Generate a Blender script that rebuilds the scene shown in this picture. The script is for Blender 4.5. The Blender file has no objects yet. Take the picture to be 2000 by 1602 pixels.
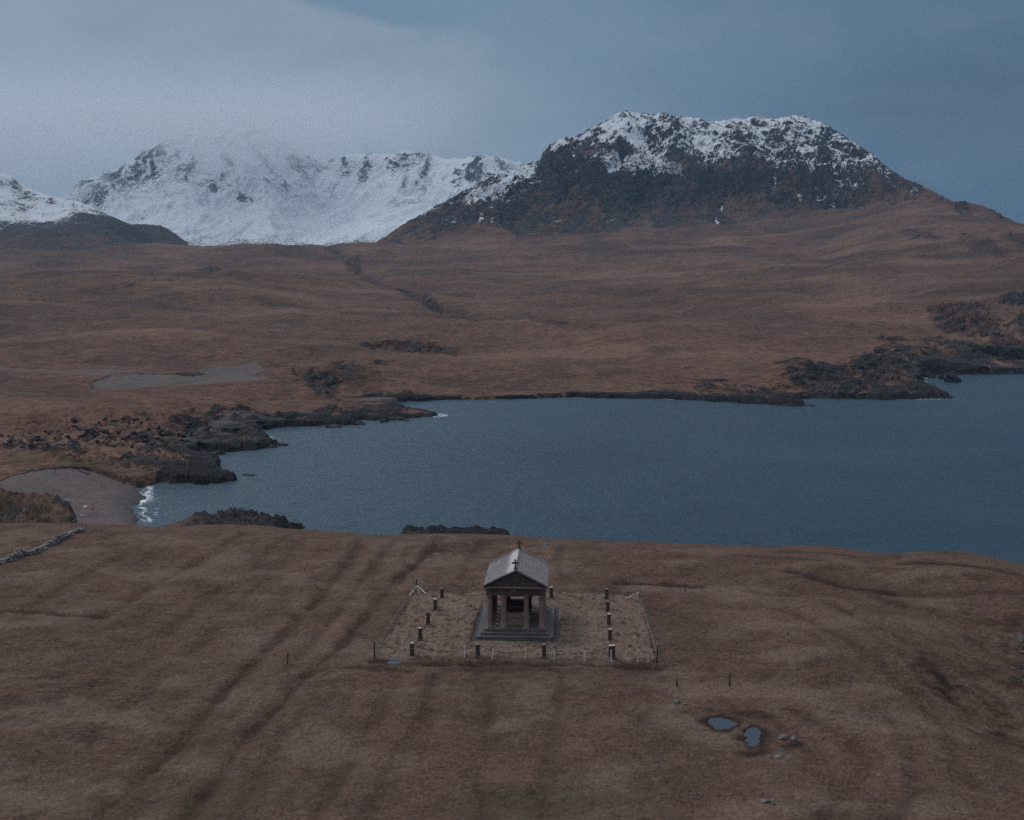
import bpy, bmesh, math, random
import numpy as np
from mathutils import Vector, Matrix
random.seed(7); rng = np.random.default_rng(7)
sc = bpy.context.scene
col = sc.collection
# ------------------------------------------------------------------ camera
FPX = 2188.0; CX = 1000.0; CY = 801.0; HOR = 552.0
CAMZ = 33.6; SEA = -17.0
TH = math.atan((CY - HOR) / FPX); CT, ST = math.cos(TH), math.sin(TH)
cd = bpy.data.cameras.new('camera'); cam = bpy.data.objects.new('camera', cd); col.objects.link(cam)
cam.location = (0, 0, CAMZ); cam.rotation_euler = (math.pi/2 - TH, 0, 0)
cd.sensor_width = 36; cd.lens = 36 * FPX / 2000; cd.clip_start = .5; cd.clip_end = 60000
sc.camera = cam
sc.view_settings.view_transform = 'Standard'; sc.view_settings.look = 'None'
sc.view_settings.exposure = 0; sc.view_settings.gamma = 1
sc.cycles.volume_bounces = 2; sc.cycles.max_bounces = 5
sc.cycles.volume_step_rate = 1.0; sc.cycles.volume_max_steps = 256
try: sc.cycles.use_denoising = False
except Exception: pass
# ------------------------------------------------------------------ node helper
class NT:
    def __init__(s, tree): s.t = tree; s.n = tree.nodes; s.l = tree.links
    def set(s, sock, v):
        if isinstance(v, bpy.types.NodeSocket): s.l.new(v, sock)
        elif isinstance(v, tuple) and len(v) == 3 and sock.type == 'RGBA': sock.default_value = (*v, 1)
        else: sock.default_value = v
    def node(s, typ, ins=None, **kw):
        n = s.n.new(typ)
        for k, v in kw.items(): setattr(n, k, v)
        for k, v in (ins or {}).items(): s.set(n.inputs[k], v)
        return n
    def math(s, op, a, b=0.0, c=None, clamp=False):
        n = s.node('ShaderNodeMath', operation=op, use_clamp=clamp)
        s.set(n.inputs[0], a); s.set(n.inputs[1], b)
        if c is not None: s.set(n.inputs[2], c)
        return n.outputs[0]
    def mix(s, f, a, b, mode='MIX'):
        n = s.node('ShaderNodeMix', data_type='RGBA', blend_type=mode); n.clamp_factor = True
        s.set(n.inputs[0], f); s.set(n.inputs[6], a); s.set(n.inputs[7], b); return n.outputs[2]
    def noise(s, vec, scale, detail=4, rough=.55, dist=0.0):
        return s.node('ShaderNodeTexNoise', {'Vector': vec, 'Scale': scale, 'Detail': detail, 'Roughness': rough, 'Distortion': dist}).outputs['Fac']
    def rng(s, v, a, b, c=0.0, d=1.0, smooth=False):
        n = s.node('ShaderNodeMapRange', {'Value': v, 'From Min': a, 'From Max': b, 'To Min': c, 'To Max': d})
        n.clamp = True
        if smooth: n.interpolation_type = 'SMOOTHSTEP'
        return n.outputs[0]
    def scale(s, vec, xyz):
        n = s.node('ShaderNodeMapping', {'Vector': vec, 'Scale': xyz}); return n.outputs[0]
    def attr(s, name):
        return s.node('ShaderNodeAttribute', attribute_name=name).outputs['Fac']
def new_mat(name, rough=.9, spec=.3):
    m = bpy.data.materials.new(name); m.use_nodes = True; nt = NT(m.node_tree)
    b = nt.n['Principled BSDF']; b.inputs['Roughness'].default_value = rough
    b.inputs['Specular IOR Level'].default_value = spec
    return m, nt, b
def bump(nt, b, h, strength, dist):
    n = nt.node('ShaderNodeBump', {'Height': h, 'Strength': strength, 'Distance': dist}); nt.l.new(n.outputs[0], b.inputs['Normal'])
# ------------------------------------------------------------------ sky
SUN_EL, SUN_AZ = math.radians(48), math.radians(-50)     # azimuth from +Y, clockwise positive
w = bpy.data.worlds.new('World'); sc.world = w; w.use_nodes = True
nt = NT(w.node_tree); bg = nt.n['Background']
sky = nt.node('ShaderNodeTexSky'); sky.sky_type = 'NISHITA'; sky.sun_disc = False
sky.sun_elevation = SUN_EL; sky.sun_rotation = SUN_AZ; sky.air_density = 1.5; sky.dust_density = 2.0
gen = nt.node('ShaderNodeTexCoord').outputs['Generated']
sx = nt.node('ShaderNodeSeparateXYZ', {0: gen}); X, Y, Z = sx.outputs
hz = nt.math('SQRT', nt.math('ADD', nt.math('MULTIPLY', X, X), nt.math('MULTIPLY', Y, Y)))
az = nt.math('ARCTAN2', X, Y)                              # radians to the right of +Y
el = nt.math('ARCTAN2', Z, hz)
cloudvec = nt.node('ShaderNodeCombineXYZ', {0: nt.math('MULTIPLY', az, 1.0), 1: nt.math('MULTIPLY', el, 2.2), 2: 0.3}).outputs[0]
n1 = nt.noise(cloudvec, 2.6, 5, .5, .4)
n2 = nt.noise(cloudvec, 9.0, 6, .55, .6)
n3 = nt.noise(gen, 2.2, 6, .55, .3)
# a low pale cloud bank on the left whose top slopes down to the right
edge = nt.node('ShaderNodeFloatCurve'); edge.inputs['Factor'].default_value = 1.0
nt.l.new(nt.rng(az, -.6, .6), edge.inputs['Value'])
cv = edge.mapping.curves[0]
pts = [(0, .90), (.22, .72), (.333, .592), (.386, .568), (.425, .535), (.4775, .518), (.515, .48), (.60, .42), (.8, .30), (1, .25)]
cv.points[0].location = pts[0]; cv.points[1].location = pts[-1]
for p in pts[1:-1]: cv.points.new(*p)
edge.mapping.update()
edge_el = nt.math('MULTIPLY', edge.outputs[0], .4)
d = nt.math('SUBTRACT', nt.math('ADD', edge_el, nt.math('MULTIPLY', nt.math('SUBTRACT', n2, .5), .040)), el)
soft = nt.math('ADD', .005, nt.rng(az, -.06, .25, 0, .12))
bank = nt.rng(nt.math('DIVIDE', d, soft), -1, 1.6, smooth=True)
bank = nt.math('MULTIPLY', bank, nt.rng(az, -.04, .32, 1, 0))
base = nt.mix(nt.rng(n1, .3, .7), (.108, .188, .282), (.170, .270, .378))
# darker, bluer towards the low right; more open above the middle
base = nt.mix(nt.rng(az, .05, .44, 0, .85), base, (.075, .145, .250))
lowright = nt.math('MULTIPLY', nt.rng(az, .05, .40), nt.rng(el, .20, .045))
base = nt.mix(nt.math('MULTIPLY', lowright, .85), base, (.028, .078, .145))
base = nt.mix(nt.math('MULTIPLY', nt.rng(n2, .45, .75), .40), base, (.21, .285, .375))
base = nt.mix(nt.math('MULTIPLY', nt.rng(n1, .56, .42), .60), base, (.080, .132, .205))
bankc = nt.mix(nt.rng(n2, .25, .8), (.225, .295, .385), (.290, .360, .450))
skyc = nt.mix(nt.math('MULTIPLY', bank, .92), base, bankc)
# overcast: much brighter overhead than near the horizon
zen = nt.math('MULTIPLY', nt.rng(el, .30, 1.0, 1.0, 3.2, smooth=True), nt.rng(az, -.4, .6, 1.08, .74))
over = nt.mix(nt.rng(el, .25, .6), skyc, nt.mix(n3, (.26, .29, .33), (.37, .39, .42)))
ovs = nt.node('ShaderNodeVectorMath', {0: over}, operation='SCALE'); nt.l.new(zen, ovs.inputs['Scale'])
nis = nt.node('ShaderNodeVectorMath', {0: sky.outputs[0]}, operation='SCALE'); nis.inputs['Scale'].default_value = .05
fin = nt.mix(.93, nis.outputs[0], ovs.outputs[0])
WORLD_K = 1.0
# Background strength .1 : the sky colour above is expressed at 10x to suit it
f10 = nt.node('ShaderNodeVectorMath', {0: fin}, operation='SCALE'); f10.inputs['Scale'].default_value = 10.0
nt.l.new(f10.outputs[0], bg.inputs['Color']); bg.inputs['Strength'].default_value = .1 * WORLD_K
sun = bpy.data.lights.new('sun', 'SUN'); sun.energy = 1.0; sun.angle = math.radians(14); sun.color = (1, .93, .86)
so = bpy.data.objects.new('sun', sun); col.objects.link(so)
sd_ = Vector((math.sin(SUN_AZ)*math.cos(SUN_EL), math.cos(SUN_AZ)*math.cos(SUN_EL), math.sin(SUN_EL)))
so.rotation_euler = sd_.to_track_quat('Z', 'Y').to_euler()
# ------------------------------------------------------------------ numeric helpers
def pix(px, py, Yd):
    """world point on the view ray through photo pixel at ground distance Yd"""
    u = (px - CX) / FPX; v = (CY - py) / FPX; t = Yd / (CT + v * ST)
    return u * t, Yd, CAMZ + t * (-ST + v * CT)
def pixz(px, py, z):
    u = (px - CX) / FPX; v = (CY - py) / FPX; t = (z - CAMZ) / (-ST + v * CT)
    return u * t, t * (CT + v * ST), z
def tn(py_):
    """depression (tangent) of the photo row py_ below the true horizon"""
    v = (CY-py_)/FPX; return (ST-v*CT)/(CT+v*ST)
def apx(a, py_): return CX+FPX*a*(CT+(CY-py_)/FPX*ST)
def proj(X, Y, Z):
    dz = Z - CAMZ; dep = np.maximum(Y * CT - dz * ST, 1e-3)
    return CX + FPX * X / dep, CY - FPX * (Y * ST + dz * CT) / dep
def hsh(ix, iy, seed):
    h = (ix.astype(np.int64) * 374761393 + iy.astype(np.int64) * 668265263 + seed * 1442695041) & 0xffffffff
    h = ((h ^ (h >> 13)) * 1274126177) & 0xffffffff
    h = ((h ^ (h >> 16)) * 2246822519) & 0xffffffff
    return (h ^ (h >> 15)) & 0xffff
def pn(x, y, seed=0):
    xi = np.floor(x); yi = np.floor(y); xf = x - xi; yf = y - yi
    u = xf*xf*xf*(xf*(xf*6-15)+10); v = yf*yf*yf*(yf*(yf*6-15)+10)
    def g(a, b, fx, fy):
        an = hsh(a, b, seed) * (2*np.pi/65536); return np.cos(an)*fx + np.sin(an)*fy
    a = g(xi, yi, xf, yf); b = g(xi+1, yi, xf-1, yf); c = g(xi, yi+1, xf, yf-1); d = g(xi+1, yi+1, xf-1, yf-1)
    return ((a*(1-u)+b*u)*(1-v) + (c*(1-u)+d*u)*v) * 1.5
def fbm(x, y, s, o=4, seed=0, gain=.5):
    r = 0; a = 1; f = 1/s; tot = 0
    for i in range(o):
        r = r + a*pn(x*f+i*17.3, y*f-i*9.1, seed+i); tot += a; a *= gain; f *= 2.03
    return r
def ridged(x, y, s, o=4, seed=0, gain=.5):
    r = 0; a = 1; f = 1/s
    for i in range(o):
        r = r + a*(1-2*np.abs(pn(x*f+i*11.7, y*f+i*5.3, seed+i))); a *= gain; f *= 2.07
    return r
def sstep(a, b, x):
    t = np.clip((x-a)/(b-a), 0, 1); return t*t*(3-2*t)
def blob(px, py, cx, cy, rx, ry, rot=0, p=1.0):
    c, s = math.cos(math.radians(rot)), math.sin(math.radians(rot))
    dx = px-cx; dy = py-cy
    return np.clip(1 - ((dx*c+dy*s)/rx)**2 - ((-dx*s+dy*c)/ry)**2, 0, 1)**p
def polyd(px, py, pts):
    """distance to a polyline"""
    d = np.full(px.shape, 1e9)
    for (x0, y0), (x1, y1) in zip(pts[:-1], pts[1:]):
        ex, ey = x1-x0, y1-y0; L = ex*ex+ey*ey+1e-9
        t = np.clip(((px-x0)*ex+(py-y0)*ey)/L, 0, 1)
        d = np.minimum(d, np.hypot(px-x0-t*ex, py-y0-t*ey))
    return d
def polys(px, py, pts):
    """signed distance to a closed polygon, positive inside"""
    P = list(pts)+[pts[0]]; d = polyd(px, py, P); ins = np.zeros(px.shape, bool)
    for (x0, y0), (x1, y1) in zip(P[:-1], P[1:]):
        c = ((y0 > py) != (y1 > py)) & (px < (x1-x0)*(py-y0)/((y1-y0) if y1 != y0 else 1e-9)+x0)
        ins ^= c
    return np.where(ins, d, -d)
def pchip(K, s):
    """monotone cubic through knots K[j] (j = 0..n-1 along axis 0) sampled at s"""
    n = K.shape[0]; dl = K[1:]-K[:-1]; m = np.zeros_like(K)
    pr = dl[1:]*dl[:-1]; sm = dl[1:]+dl[:-1]
    m[1:-1] = np.where(pr > 0, 2*pr/np.where(sm == 0, 1, sm), 0); m[0] = dl[0]; m[-1] = dl[-1]
    j = np.clip(np.floor(s).astype(int), 0, n-2); t = (s-j)[:, None]
    return (2*t**3-3*t**2+1)*K[j]+(t**3-2*t**2+t)*m[j]+(-2*t**3+3*t**2)*K[j+1]+(t**3-t**2)*m[j+1]
def smooth_cols(A, acol, wid):
    """light smoothing of a knot curve across columns"""
    k = np.exp(-np.linspace(-2, 2, wid)**2); k /= k.sum()
    p = wid//2; return np.convolve(np.pad(A, p, mode='edge'), k, 'same')[p:-p]
def columns(half, dense, nd, ns):
    return np.concatenate([np.linspace(-half, -dense, ns, endpoint=False), np.linspace(-dense, dense, nd), np.linspace(dense, half, ns+1)[1:]])
def link(me, name, mat=None, parent=None):
    o = bpy.data.objects.new(name, me); col.objects.link(o)
    if mat: me.materials.append(mat)
    if parent: o.parent = parent
    return o
def grid_mesh(name, X, Y, Z, mat, attrs, smooth=True, r0=0, r1=None):
    X, Y, Z = X[r0:r1], Y[r0:r1], Z[r0:r1]; R, C = X.shape
    me = bpy.data.meshes.new(name)
    me.vertices.add(R*C); co = np.stack([X, Y, Z], -1).astype(np.float32); me.vertices.foreach_set('co', co.ravel())
    idx = np.arange(R*C).reshape(R, C)
    q = np.stack([idx[:-1, :-1], idx[:-1, 1:], idx[1:, 1:], idx[1:, :-1]], -1).reshape(-1, 4); F = len(q)
    me.loops.add(F*4); me.loops.foreach_set('vertex_index', q.ravel().astype(np.int32))
    me.polygons.add(F); me.polygons.foreach_set('loop_start', (np.arange(F)*4).astype(np.int32))
    try: me.polygons.foreach_set('loop_total', np.full(F, 4, np.int32))
    except Exception: pass
    me.update(calc_edges=True)
    me.polygons.foreach_set('use_smooth', np.full(F, smooth, bool))
    for k, v in attrs.items():
        a = me.attributes.new(k, 'FLOAT', 'POINT'); a.data.foreach_set('value', v[r0:r1].astype(np.float32).ravel())
    o = link(me, name, mat); o['kind'] = 'structure'; return o
# ------------------------------------------------------------------ terrain material
def land_material(name, near):
    m, nt, b = new_mat(name, .95, .15)
    P = nt.node('ShaderNodeTexCoord').outputs['Object']
    if near:
        S = nt.scale(P, (1, 1, 1)); a, c, d, e = .035, .22, 1.3, 6.0
    else:
        S = nt.scale(P, (1, .8, 1)); a, c, d, e = .0035, .016, .07, .35
    ne = nt.noise(nt.scale(P, (1, 1.3, 1.6)), 3.0 if near else .17, 5, .72, .3); na = nt.noise(S, a, 4, .55, .5); nb = nt.noise(S, c, 5, .6, .8); nc = nt.noise(nt.scale(P, (1, 1.6, 1)), d, 4, .62, .4); nd = nt.noise(P, e, 3, .6)
    if near:
        g1, g2, g3, g4 = (.118, .068, .053), (.050, .028, .022), (.104, .066, .041), (.205, .132, .106)
    else:
        g1, g2, g3, g4 = (.130, .068, .050), (.060, .036, .033), (.108, .066, .044), (.215, .120, .088)
    g = nt.mix(nt.rng(na, .35, .65), g1, g3)
    g = nt.mix(nt.rng(nb, .48, .72), g, g2)
    g = nt.mix(nt.math('MULTIPLY', nt.rng(nb, .42, .25), .5), g, g4)
    g = nt.mix(nt.math('MULTIPLY', nt.rng(ne, .53, .66), .6), g, g2); g = nt.mix(nt.math('MULTIPLY', nt.rng(ne, .47, .34), .5), g, g4)
    g = nt.mix(nt.math('MULTIPLY', nt.rng(nc, .5, .72), .55), g, g2)
    g = nt.mix(nt.math('MULTIPLY', nt.rng(nc, .48, .28), .50), g, g4)
    g = nt.mix(nt.math('MULTIPLY', nt.rng(nd, .52, .68), .6 if near else .5), g, (.026, .016, .015))
    g = nt.mix(nt.math('MULTIPLY', nt.rng(nd, .46, .30), .5), g, g4)
    def mask(att, n, k=.5, wd=.08):
        v = nt.math('ADD', nt.attr(att), nt.math('MULTIPLY', nt.math('SUBTRACT', n, .5), k))
        return nt.rng(v, .5-wd, .5+wd)
    nm = nt.math('ADD', nt.math('MULTIPLY', nb, .5), nt.math('MULTIPLY', nc, .5))
    nf = nt.math('ADD', nt.math('MULTIPLY', nc, .55), nt.math('MULTIPLY', nd, .45))
    # green turf, pale turf, dark peat / heather, gravel, rock, snow
    g = nt.mix(nt.math('MULTIPLY', nt.attr('green'), .7), g, (.055, .055, .026))
    g = nt.mix(nt.math('MULTIPLY', nt.attr('pale'), nt.rng(ne, .68, .40, .15, .9)), g, (.235, .172, .142) if near else (.215, .130, .098))
    dk = nt.math('MULTIPLY', nt.attr('dark'), nt.rng(nm, .12, .48))
    g = nt.mix(dk, g, (.034, .019, .015) if near else (.034, .026, .028))
    gn = nt.noise(P, 2.2 if near else .8, 5, .8)
    gm = mask('gravel', nm, .55, .22); gc = nt.mix(nt.rng(gn, .3, .7), (.055, .047, .048), (.150, .130, .130)); gc = nt.mix(nt.math('MULTIPLY', nt.rng(nb, .5, .68), .45), gc, (.070, .052, .046)); gc = nt.mix(nt.math('MULTIPLY', nt.rng(nc, .52, .68), .4), gc, (.050, .045, .048)); g = nt.mix(nt.math('MULTIPLY', gm, .88), g, gc)
    st_ = nt.noise(nt.scale(P, (.35, .7, 2.2)), 2.2 if near else .30, 4, .65, .6); rk = nt.mix(nt.rng(st_, .36, .64), (.008, .009, .013), (.095, .085, .087))
    rk = nt.mix(nt.math('MULTIPLY', nt.rng(nc, .47, .68), .65), rk, (.014, .015, .020))
    rk = nt.mix(nt.math('MULTIPLY', nt.rng(nb, .48, .36), .35), rk, (.090, .080, .083))
    rk = nt.mix(nt.math('MULTIPLY', nt.rng(nd, .58, .78), .6), rk, (.16, .15, .15))
    g = nt.mix(nt.math('MULTIPLY', nt.math('MULTIPLY', nt.attr('wet'), gm), .6), g, (.035, .033, .038))
    rk = nt.mix(nt.math('MULTIPLY', nt.attr('wet'), .85), rk, (.010, .012, .017))
    rmask = mask('rock', nf, 1.3, .10)
    g = nt.mix(rmask, g, rk)
    # pale scattered stones
    vor = nt.node('ShaderNodeTexVoronoi', {'Vector': P, 'Scale': 1.1 if near else .16, 'Randomness': 1.0})
    st = nt.math('MULTIPLY', nt.rng(vor.outputs['Distance'], .16, .10), nt.math('GREATER_THAN', nt.attr('stones'), nt.noise(P, .25 if near else .05, 2)))
    g = nt.mix(nt.math('MULTIPLY', st, .9), g, (.26, .25, .25))
    sn = nt.math('ADD', nt.attr('snow'), nt.math('ADD', nt.math('MULTIPLY', nt.math('SUBTRACT', nc, .5), .80), nt.math('ADD', nt.math('MULTIPLY', nt.math('SUBTRACT', ne, .5), 1.5), nt.math('MULTIPLY', nt.math('SUBTRACT', nd, .5), .8))))
    g = nt.mix(nt.math('MULTIPLY', nt.rng(sn, .42, .60), .96), g, (.70, .74, .80))
    nt.l.new(g, b.inputs['Base Color'])
    h = nt.math('ADD', nt.math('MULTIPLY', nc, .7), nt.math('ADD', nt.math('MULTIPLY', nd, .35), nt.math('MULTIPLY', ne, nt.math('ADD', .6, nt.math('MULTIPLY', rmask, .9)))))
    if near: bump(nt, b, h, .8, .45)
    else: bump(nt, b, nt.math('MULTIPLY', h, nt.rng(gm, 0, 1, 1, .35)), .85, 5.0)
    return m
M_NEAR = land_material('heath_turf', True)
M_FAR = land_material('moor_and_rock', False)
ATT = ('green', 'pale', 'dark', 'gravel', 'rock', 'wet', 'stones', 'snow')
# ------------------------------------------------------------------ near headland
ac = columns(1.3, .50, 1050, 60); acp = apx(ac, 1080.)
def curve(pts, wid=25):
    x = np.array([p[0] for p in pts], float); y = np.array([p[1] for p in pts], float)
    return smooth_cols(np.interp(acp, x, y), ac, wid)
rimpy = curve([(-900, 1015), (-200, 1018), (0, 1022), (150, 1022), (230, 1024), (300, 1029), (345, 1030), (400, 1026), (450, 1025), (520, 1028), (560, 1033), (620, 1036), (680, 1039), (720, 1045), (770, 1045), (820, 1043), (870, 1042), (960, 1044), (1005, 1046), (1080, 1053), (1200, 1057), (1300, 1060), (1400, 1064), (1500, 1068), (1560, 1066), (1620, 1067), (1660, 1072), (1700, 1079), (1745, 1082), (1790, 1078), (1850, 1077), (1890, 1079), (1930, 1086), (1965, 1095), (2000, 1103), (2100, 1130), (2500, 1160), (3200, 1200)], 7)
rimY = curve([(-900, 160), (0, 156), (400, 153), (1000, 149), (1500, 142), (1700, 138), (2000, 132), (2600, 120), (3500, 110)])
rimZ = CAMZ - rimY*tn(rimpy)
def const(v): return np.full(ac.shape, float(v))
d1Y = curve([(-900, 172), (150, 170), (340, 172), (700, 168), (1000, 165), (2000, 148)])
d1Z = curve([(-900, -4), (0, -4.5), (150, -4.2), (200, -9), (300, -10), (420, -8), (560, -9), (640, -16), (760, -14), (1000, -14), (1060, -18), (2000, -18)])
d2Y = curve([(-900, 188), (0, 186), (160, 186), (330, 200), (560, 206), (760, 208), (1000, 210), (1060, 190), (1400, 200), (2000, 175)])
d2Z = curve([(-900, 1.5), (-100, .5), (0, -1.0), (40, -1.6), (80, -2.6), (115, -2.9), (140, -3.2), (152, -5.2), (158, -10), (250, -14), (300, -14), (345, -11.9), (380, -10.3), (430, -9.9), (465, -10.6), (500, -12.0), (550, -13.6), (575, -15.6), (600, -18.8), (660, -19), (740, -18.2), (775, -16.0), (820, -14.2), (860, -13.6), (900, -13.9), (960, -13.7), (990, -14), (1003, -16), (1015, -18.6), (1200, -19), (1350, -18.3), (1400, -16.4), (1450, -16.6), (1500, -18.8), (1950, -19), (2000, -14)], 5)
d3Y = d2Y + curve([(-900, 14), (150, 12), (330, 22), (600, 22), (1000, 12), (2000, 10)])
d3Z = curve([(-900, -9), (0, -11), (150, -14), (250, -16), (330, -15), (400, -13.5), (470, -13), (540, -15), (580, -16.8), (600, -20), (760, -19), (800, -16.4), (990, -16.6), (1010, -20), (2000, -20)], 5)
d4Y = d3Y + 16; d4Z = const(-23)
inZ = curve([(-900, 2.2), (0, 1.2), (400, .4), (1000, .0), (1500, .2), (2000, .6), (3000, 2)])
KY = np.stack([const(-25), const(25), const(55), const(78), const(100), const(122), rimY-9, rimY, d1Y, d2Y, d3Y, d4Y])
KZ = np.stack([const(0), const(.1), const(.1), const(0), const(0), (inZ*.4), .55*rimZ+.45*inZ*.6+.25, rimZ, d1Z, d2Z, d3Z, d4Z])
seg = [4, 8, 90, 150, 130, 80, 40, 24, 34, 40, 12]
s = np.concatenate([np.arange(n)/n+j for j, n in enumerate(seg)]+[[len(seg)]])
Yg = pchip(KY, s); Zg = pchip(KZ, s)
Xg = ac[None, :]*np.maximum(Yg, 45)*1.0
Xg = np.where(Yg < 45, ac[None, :]*45, Xg)
inland = sstep(0, -12, Yg-rimY[None, :])                      # 1 on the plateau
px, py = proj(Xg, Yg, CAMZ+(Zg-CAMZ)); 
px0, py0 = px.copy(), py.copy()
# broad swells, hollows and old cultivation ridges
und = fbm(Xg, Yg, 26, 3, 3)*.38 + fbm(Xg, Yg, 7, 4, 9)*.13
MX, MY = 0.4, 110.0
flat = np.exp(-((Xg-1)**2/16**2+(Yg-MY)**2/14**2)**2)
Zg += und*inland*(1-flat*.85)
def W(px_, py_): x, y, z = pixz(px_, py_, 0); return (x, y)
ridge_lines = [
 [(705, 1052), (690, 1090), (640, 1150), (570, 1225), (520, 1270), (440, 1350), (380, 1420), (300, 1500), (200, 1600)],
 [(860, 1048), (845, 1075), (790, 1120), (735, 1180), (660, 1265), (600, 1320), (545, 1385), (470, 1460), (410, 1540), (350, 1620)],
 [(480, 1045), (420, 1085), (330, 1130), (250, 1180), (190, 1215)],
 [(560, 1050), (500, 1110), (440, 1155), (390, 1190), (330, 1240)],
 [(930, 1300), (960, 1390), (930, 1480), (950, 1600)],
 [(1100, 1310), (1085, 1400), (1075, 1500), (1060, 1610)],
 [(850, 1310), (830, 1400), (760, 1500), (700, 1600)],
 [(1620, 1180), (1700, 1215), (1800, 1260), (1900, 1330)],
 [(1500, 1180), (1640, 1240), (1780, 1330), (1860, 1420), (1870, 1520)],
 [(1560, 1390), (1660, 1440), (1700, 1500), (1640, 1560), (1600, 1600)],
 [(1720, 1380), (1780, 1450), (1790, 1540), (1740, 1610)],
 [(600, 1050), (560, 1090), (480, 1170), (400, 1250), (300, 1340), (180, 1440)], [(775, 1050), (745, 1090), (690, 1160), (620, 1245), (560, 1310)], [(330, 1040), (240, 1090), (150, 1140), (60, 1190)], [(640, 1320), (590, 1400), (520, 1490), (450, 1590)], [(780, 1320), (740, 1400), (680, 1490), (620, 1600)],
 [(945, 1050), (920, 1090), (905, 1130)], [(1095, 1060), (1090, 1100), (1105, 1140)],
]
ridge_w = [.80, .84, .50, .46, .42, .34, .46, .45, .45, .5, .5, .42, .46, .40, .42, .38, .6, .45]
dark = np.zeros_like(Zg); green = np.zeros_like(Zg); pale = np.zeros_like(Zg); rock = np.zeros_like(Zg); stones = np.zeros_like(Zg); gravel = np.zeros_like(Zg); wet = np.zeros_like(Zg)
wob = fbm(Xg, Yg, 5, 3, 31)*.8; wb1 = fbm(Xg, Yg, 6, 4, 32); wb2 = fbm(Xg, Yg, 5, 4, 33); wb3 = fbm(Xg, Yg*1.4, 2.6, 4, 34)
for L, k in zip(ridge_lines, ridge_w):
    dd = polyd(Xg, Yg, [W(*p) for p in L])
    prof = np.exp(-((dd+wob*.5)/.60)**2)
    Zg -= (prof*.30*k - np.exp(-((dd-2.2)/1.6)**2)*.10*k)*inland
    br = .45+.55*sstep(-.3, .5, fbm(Xg, Yg, 9, 3, 55))
    dark = np.maximum(dark, prof*.95*k*br); pale = np.maximum(pale, np.exp(-((dd-1.9+wob*.5)/.7)**2)*.45*k*br)
for L, k, wd in [([(-60, 1196), (60, 1200), (140, 1206), (210, 1212)], .8, .55), ([(590, 1320), (640, 1306), (720, 1302), (800, 1310)], .75, .5),
    ([(730, 1290), (800, 1296), (900, 1298), (1040, 1300), (1150, 1299), (1290, 1301)], .95, .55), ([(880, 1307), (1000, 1312), (1120, 1310), (1270, 1306)], .6, .9),
    ([(1210, 1137), (1290, 1141), (1370, 1146)], .9, .7), ([(1540, 1115), (1600, 1130), (1660, 1147), (1760, 1160)], .9, .9),
    ([(1760, 1105), (1860, 1115), (1980, 1128)], .9, .9), ([(1440, 1085), (1520, 1092), (1600, 1100)], .6, .9), ([(1520, 1079), (1660, 1090)], .6, .8), ([(1700, 1162), (1900, 1160), (2010, 1158)], .5, .7)]:
    dd = polyd(Xg, Yg, [W(*p) for p in L]); prof = np.exp(-((dd+wob*.5)/wd)**2)
    dark = np.maximum(dark, prof*k); Zg -= prof*.22*k*inland
for (cx, cy, rx, ry, rot, k) in [(1890, 1318, 120, 34, 18, 1.0), (1960, 1300, 90, 90, 0, .6), (1990, 1200, 60, 50, 20, .6), (150, 1345, 75, 30, -12, .7), (520, 1100, 60, 25, -40, .3), (20, 1380, 60, 30, 0, .5), (250, 1560, 120, 40, 0, .45), (320, 1470, 130, 45, -20, .35), (430, 1155, 60, 22, -30, .5),
    (1100, 1305, 120, 10, 0, .5), (900, 1065, 70, 9, 0, .9), (880, 1078, 40, 9, 0, .8), (945, 1072, 50, 7, 0, .7), (850, 1062, 10, 14, 20, .9), (1140, 1068, 30, 6, 0, .5), (1740, 1170, 90, 18, 5, .5), (1270, 1210, 60, 50, 60, .35), (750, 1230, 25, 70, 28, .25), (620, 1170, 30, 60, 30, .4), (1500, 1320, 40, 14, 0, .45), (60, 1055, 70, 12, 0, .4), (580, 1060, 30, 8, 0, .5), (300, 1080, 60, 8, 0, .4),
    (1478, 1462, 34, 28, 0, .9), (1440, 1400, 80, 15, 5, .85), (1545, 1456, 28, 10, 0, .9), (1300, 1400, 70, 10, 0, .35), (1640, 1310, 60, 25, 0, .3)]:
    dark = np.maximum(dark, np.minimum(1, 1.3*blob(px0+wb1*rx*.8, py0+wb2*ry*.8, cx, cy, rx*1.15, ry*1.15, rot))*k*np.clip(.55+.9*wb3, .1, 1.1))
for (cx, cy, rx, ry, rot, k) in [(1075, 1580, 260, 60, 0, .7), (1010, 1350, 200, 30, 0, .5), (440, 1560, 200, 60, -10, .6), (1010, 1230, 260, 70, 0, .3), (1680, 1130, 60, 14, 0, .5), (640, 1470, 90, 120, 0, .35), (1350, 1230, 60, 60, 0, .25), (240, 1200, 200, 30, 0, .25), (1300, 1520, 140, 40, 0, .3)]:
    green = np.maximum(green, blob(px0, py0, cx, cy, rx, ry, rot)*k)
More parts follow.
